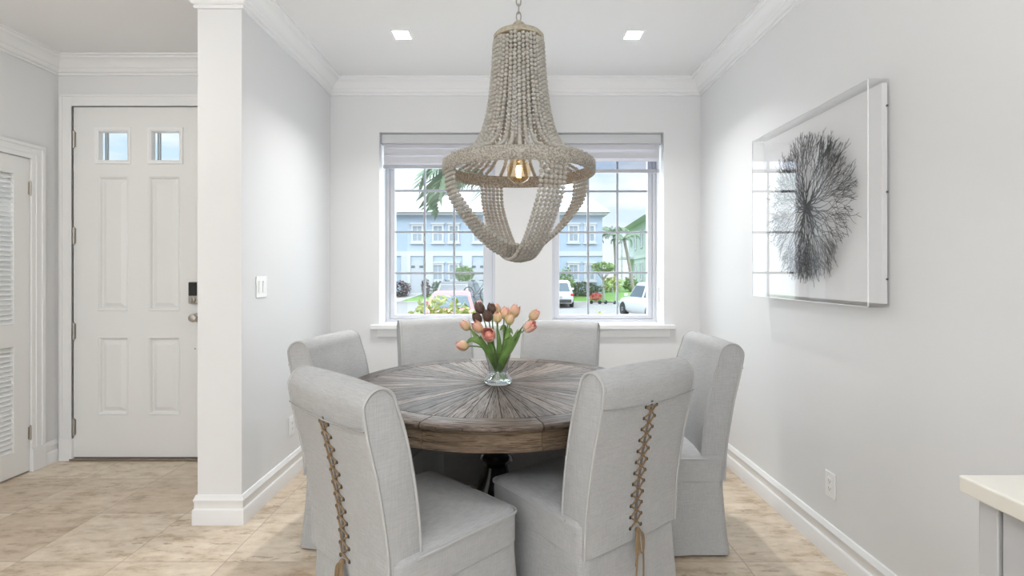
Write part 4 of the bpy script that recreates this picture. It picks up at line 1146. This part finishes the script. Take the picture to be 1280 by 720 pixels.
shrub('hedge_shrub', 'dark clipped hedge under the lower windows of the blue house, behind the dark grey car', (dpx(555, 35.3), 35.3, -.45), (.92, .35, .58), 560, .12, dg_m, 8)
shrub('hedge_shrub', 'small reddish purple shrub beside the right edge of the path', (dpx(532, 35), 35, -.5), (.32, .35, .66), 260, .11, pu_m, 9)
shrub('hedge_shrub', 'long dark hedge beside the white car seen from behind', (dpx(729, 35.3), 35.3, -.5), (1.5, .35, .55), 800, .12, dg_m, 10)
shrub('blossom_bush', 'low bush with red blossom on the lawn behind the scooters', (dpx(745, 34.2), 34.2, -.62), (.42, .3, .28), 160, .09, rf_m, 11)
shrub('garden_shrub', 'rounded green shrub against the blue house above the white car seen from behind', (dpx(707, 34.4), 34.4, -.5), (.6, .32, 1.05), 420, .12, mg_m, 12)
shrub('garden_shrub', 'yellow green shrub at the foot of the palm trees', (dpx(764, 37.5), 37.5, -.25), (.85, .5, .62), 420, .12, yg_m, 13)
shrub('garden_shrub', 'dark green shrub beside the leaning palm trunk', (dpx(788, 38.6), 38.6, -.25), (.6, .4, .6), 360, .12, mg_m, 14)
tt = thing('topiary_tree', 'round clipped green tree before the door of the blue house', 'tree', (dpx(580.5, 34.6), 34.6, -.5))
foliage(tt, (0, 0, 1.68), (.68, .6, .55), 900, .10, mg_m, 15); MB().tube([(0, 0, 0), (.03, 0, .6), (0, 0, 1.5)], .05, 6).build('trunk', bark_m, tt)
ft = thing('umbrella_tree', 'slender flat topped tree in front of the palm trees', 'tree', (dpx(754, 34.2), 34.2, -.55))
foliage(ft, (0, 0, 2.15), (.85, .7, .36), 420, .12, mg_m, 16)
mb = MB().tube([(0, 0, 0), (.03, 0, .8), (0, 0, 1.5)], [.07, .06, .05], 6)
for k in range(7):
    a = 2 * PI * k / 7; mb.tube([(0, 0, 1.3), (.35 * math.cos(a), .3 * math.sin(a), 1.7), (.65 * math.cos(a), .5 * math.sin(a), 2.2)], [.03, .02, .01], 5)
mb.build('trunk', bark_m, ft)
def palm(label, loc, P, nf, fl, droop, seed, leaflet=.35, tr=.13):
    t = thing('palm_tree', label, 'palm', loc)
    pts = curve_pts(P, 8)
    MB().tube(pts, [tr * (1.15 - .35 * i / len(pts)) for i in range(len(pts))], 8).build('trunk', bark_m, t)
    top = Vector(P[-1]); r = random.Random(seed)
    for k in range(nf):
        a = 2 * PI * k / nf + r.uniform(-.2, .2); el = r.uniform(-.2, .95); Lf = fl * r.uniform(.8, 1.1)
        dirh = Vector((math.cos(a), math.sin(a), 0)); pp = []
        for i in range(9):
            f = i / 8; ang = el - droop * f * f
            pp.append(top.copy() if i == 0 else pp[-1] + (dirh * math.cos(ang) + Vector((0, 0, math.sin(ang)))) * Lf / 8)
        mb = MB().tube(pp, [.02 * (1 - .8 * i / 8) for i in range(9)], 5)
        side = Vector((-dirh.y, dirh.x, 0))
        for p0 in resample(pp, Lf / 26)[2:]:
            f = (p0 - top).length / Lf
            ll = leaflet * Lf * (.35 + .65 * math.sin(PI * min(1, f + .15))) * r.uniform(.85, 1.1)
            for s in (-1, 1):
                dv = (side * s * .75 + dirh * .55 + Vector((0, 0, -.55 - .5 * r.random()))).normalized()
                wv = dirh * .018 * fl
                mb.add([p0 - wv, p0 + wv, p0 + dv * ll * .6 + wv * .8, p0 + dv * ll, p0 + dv * ll * .6 - wv * .8], [(0, 1, 2, 3, 4)])
        mb.build('frond', palm_m, t, smooth=0)
    return t
palm('palm tree close behind the left window, fronds hanging beside the chandelier', (dpx(618, 9.2), 9.2, GZ), [(0, 0, 0), (.05, 0, 2), (-.02, 0, 3.9)], 19, 1.6, 1.7, 4, .46)
palm('upright palm tree right of the blue house', (dpx(768, 42), 42, -.2), [(0, 0, 0), (.1, 0, 2.5), (-.1, 0, 4.8)], 13, 1.7, 2.4, 5, .26, .12)
palm('leaning palm tree at the corner of the pale green house', (dpx(792, 37), 37, -.2), [(0, 0, 0), (-.3, 0, 2), (-.7, 0, 3.9)], 11, 1.5, 1.9, 6, .24, .12)
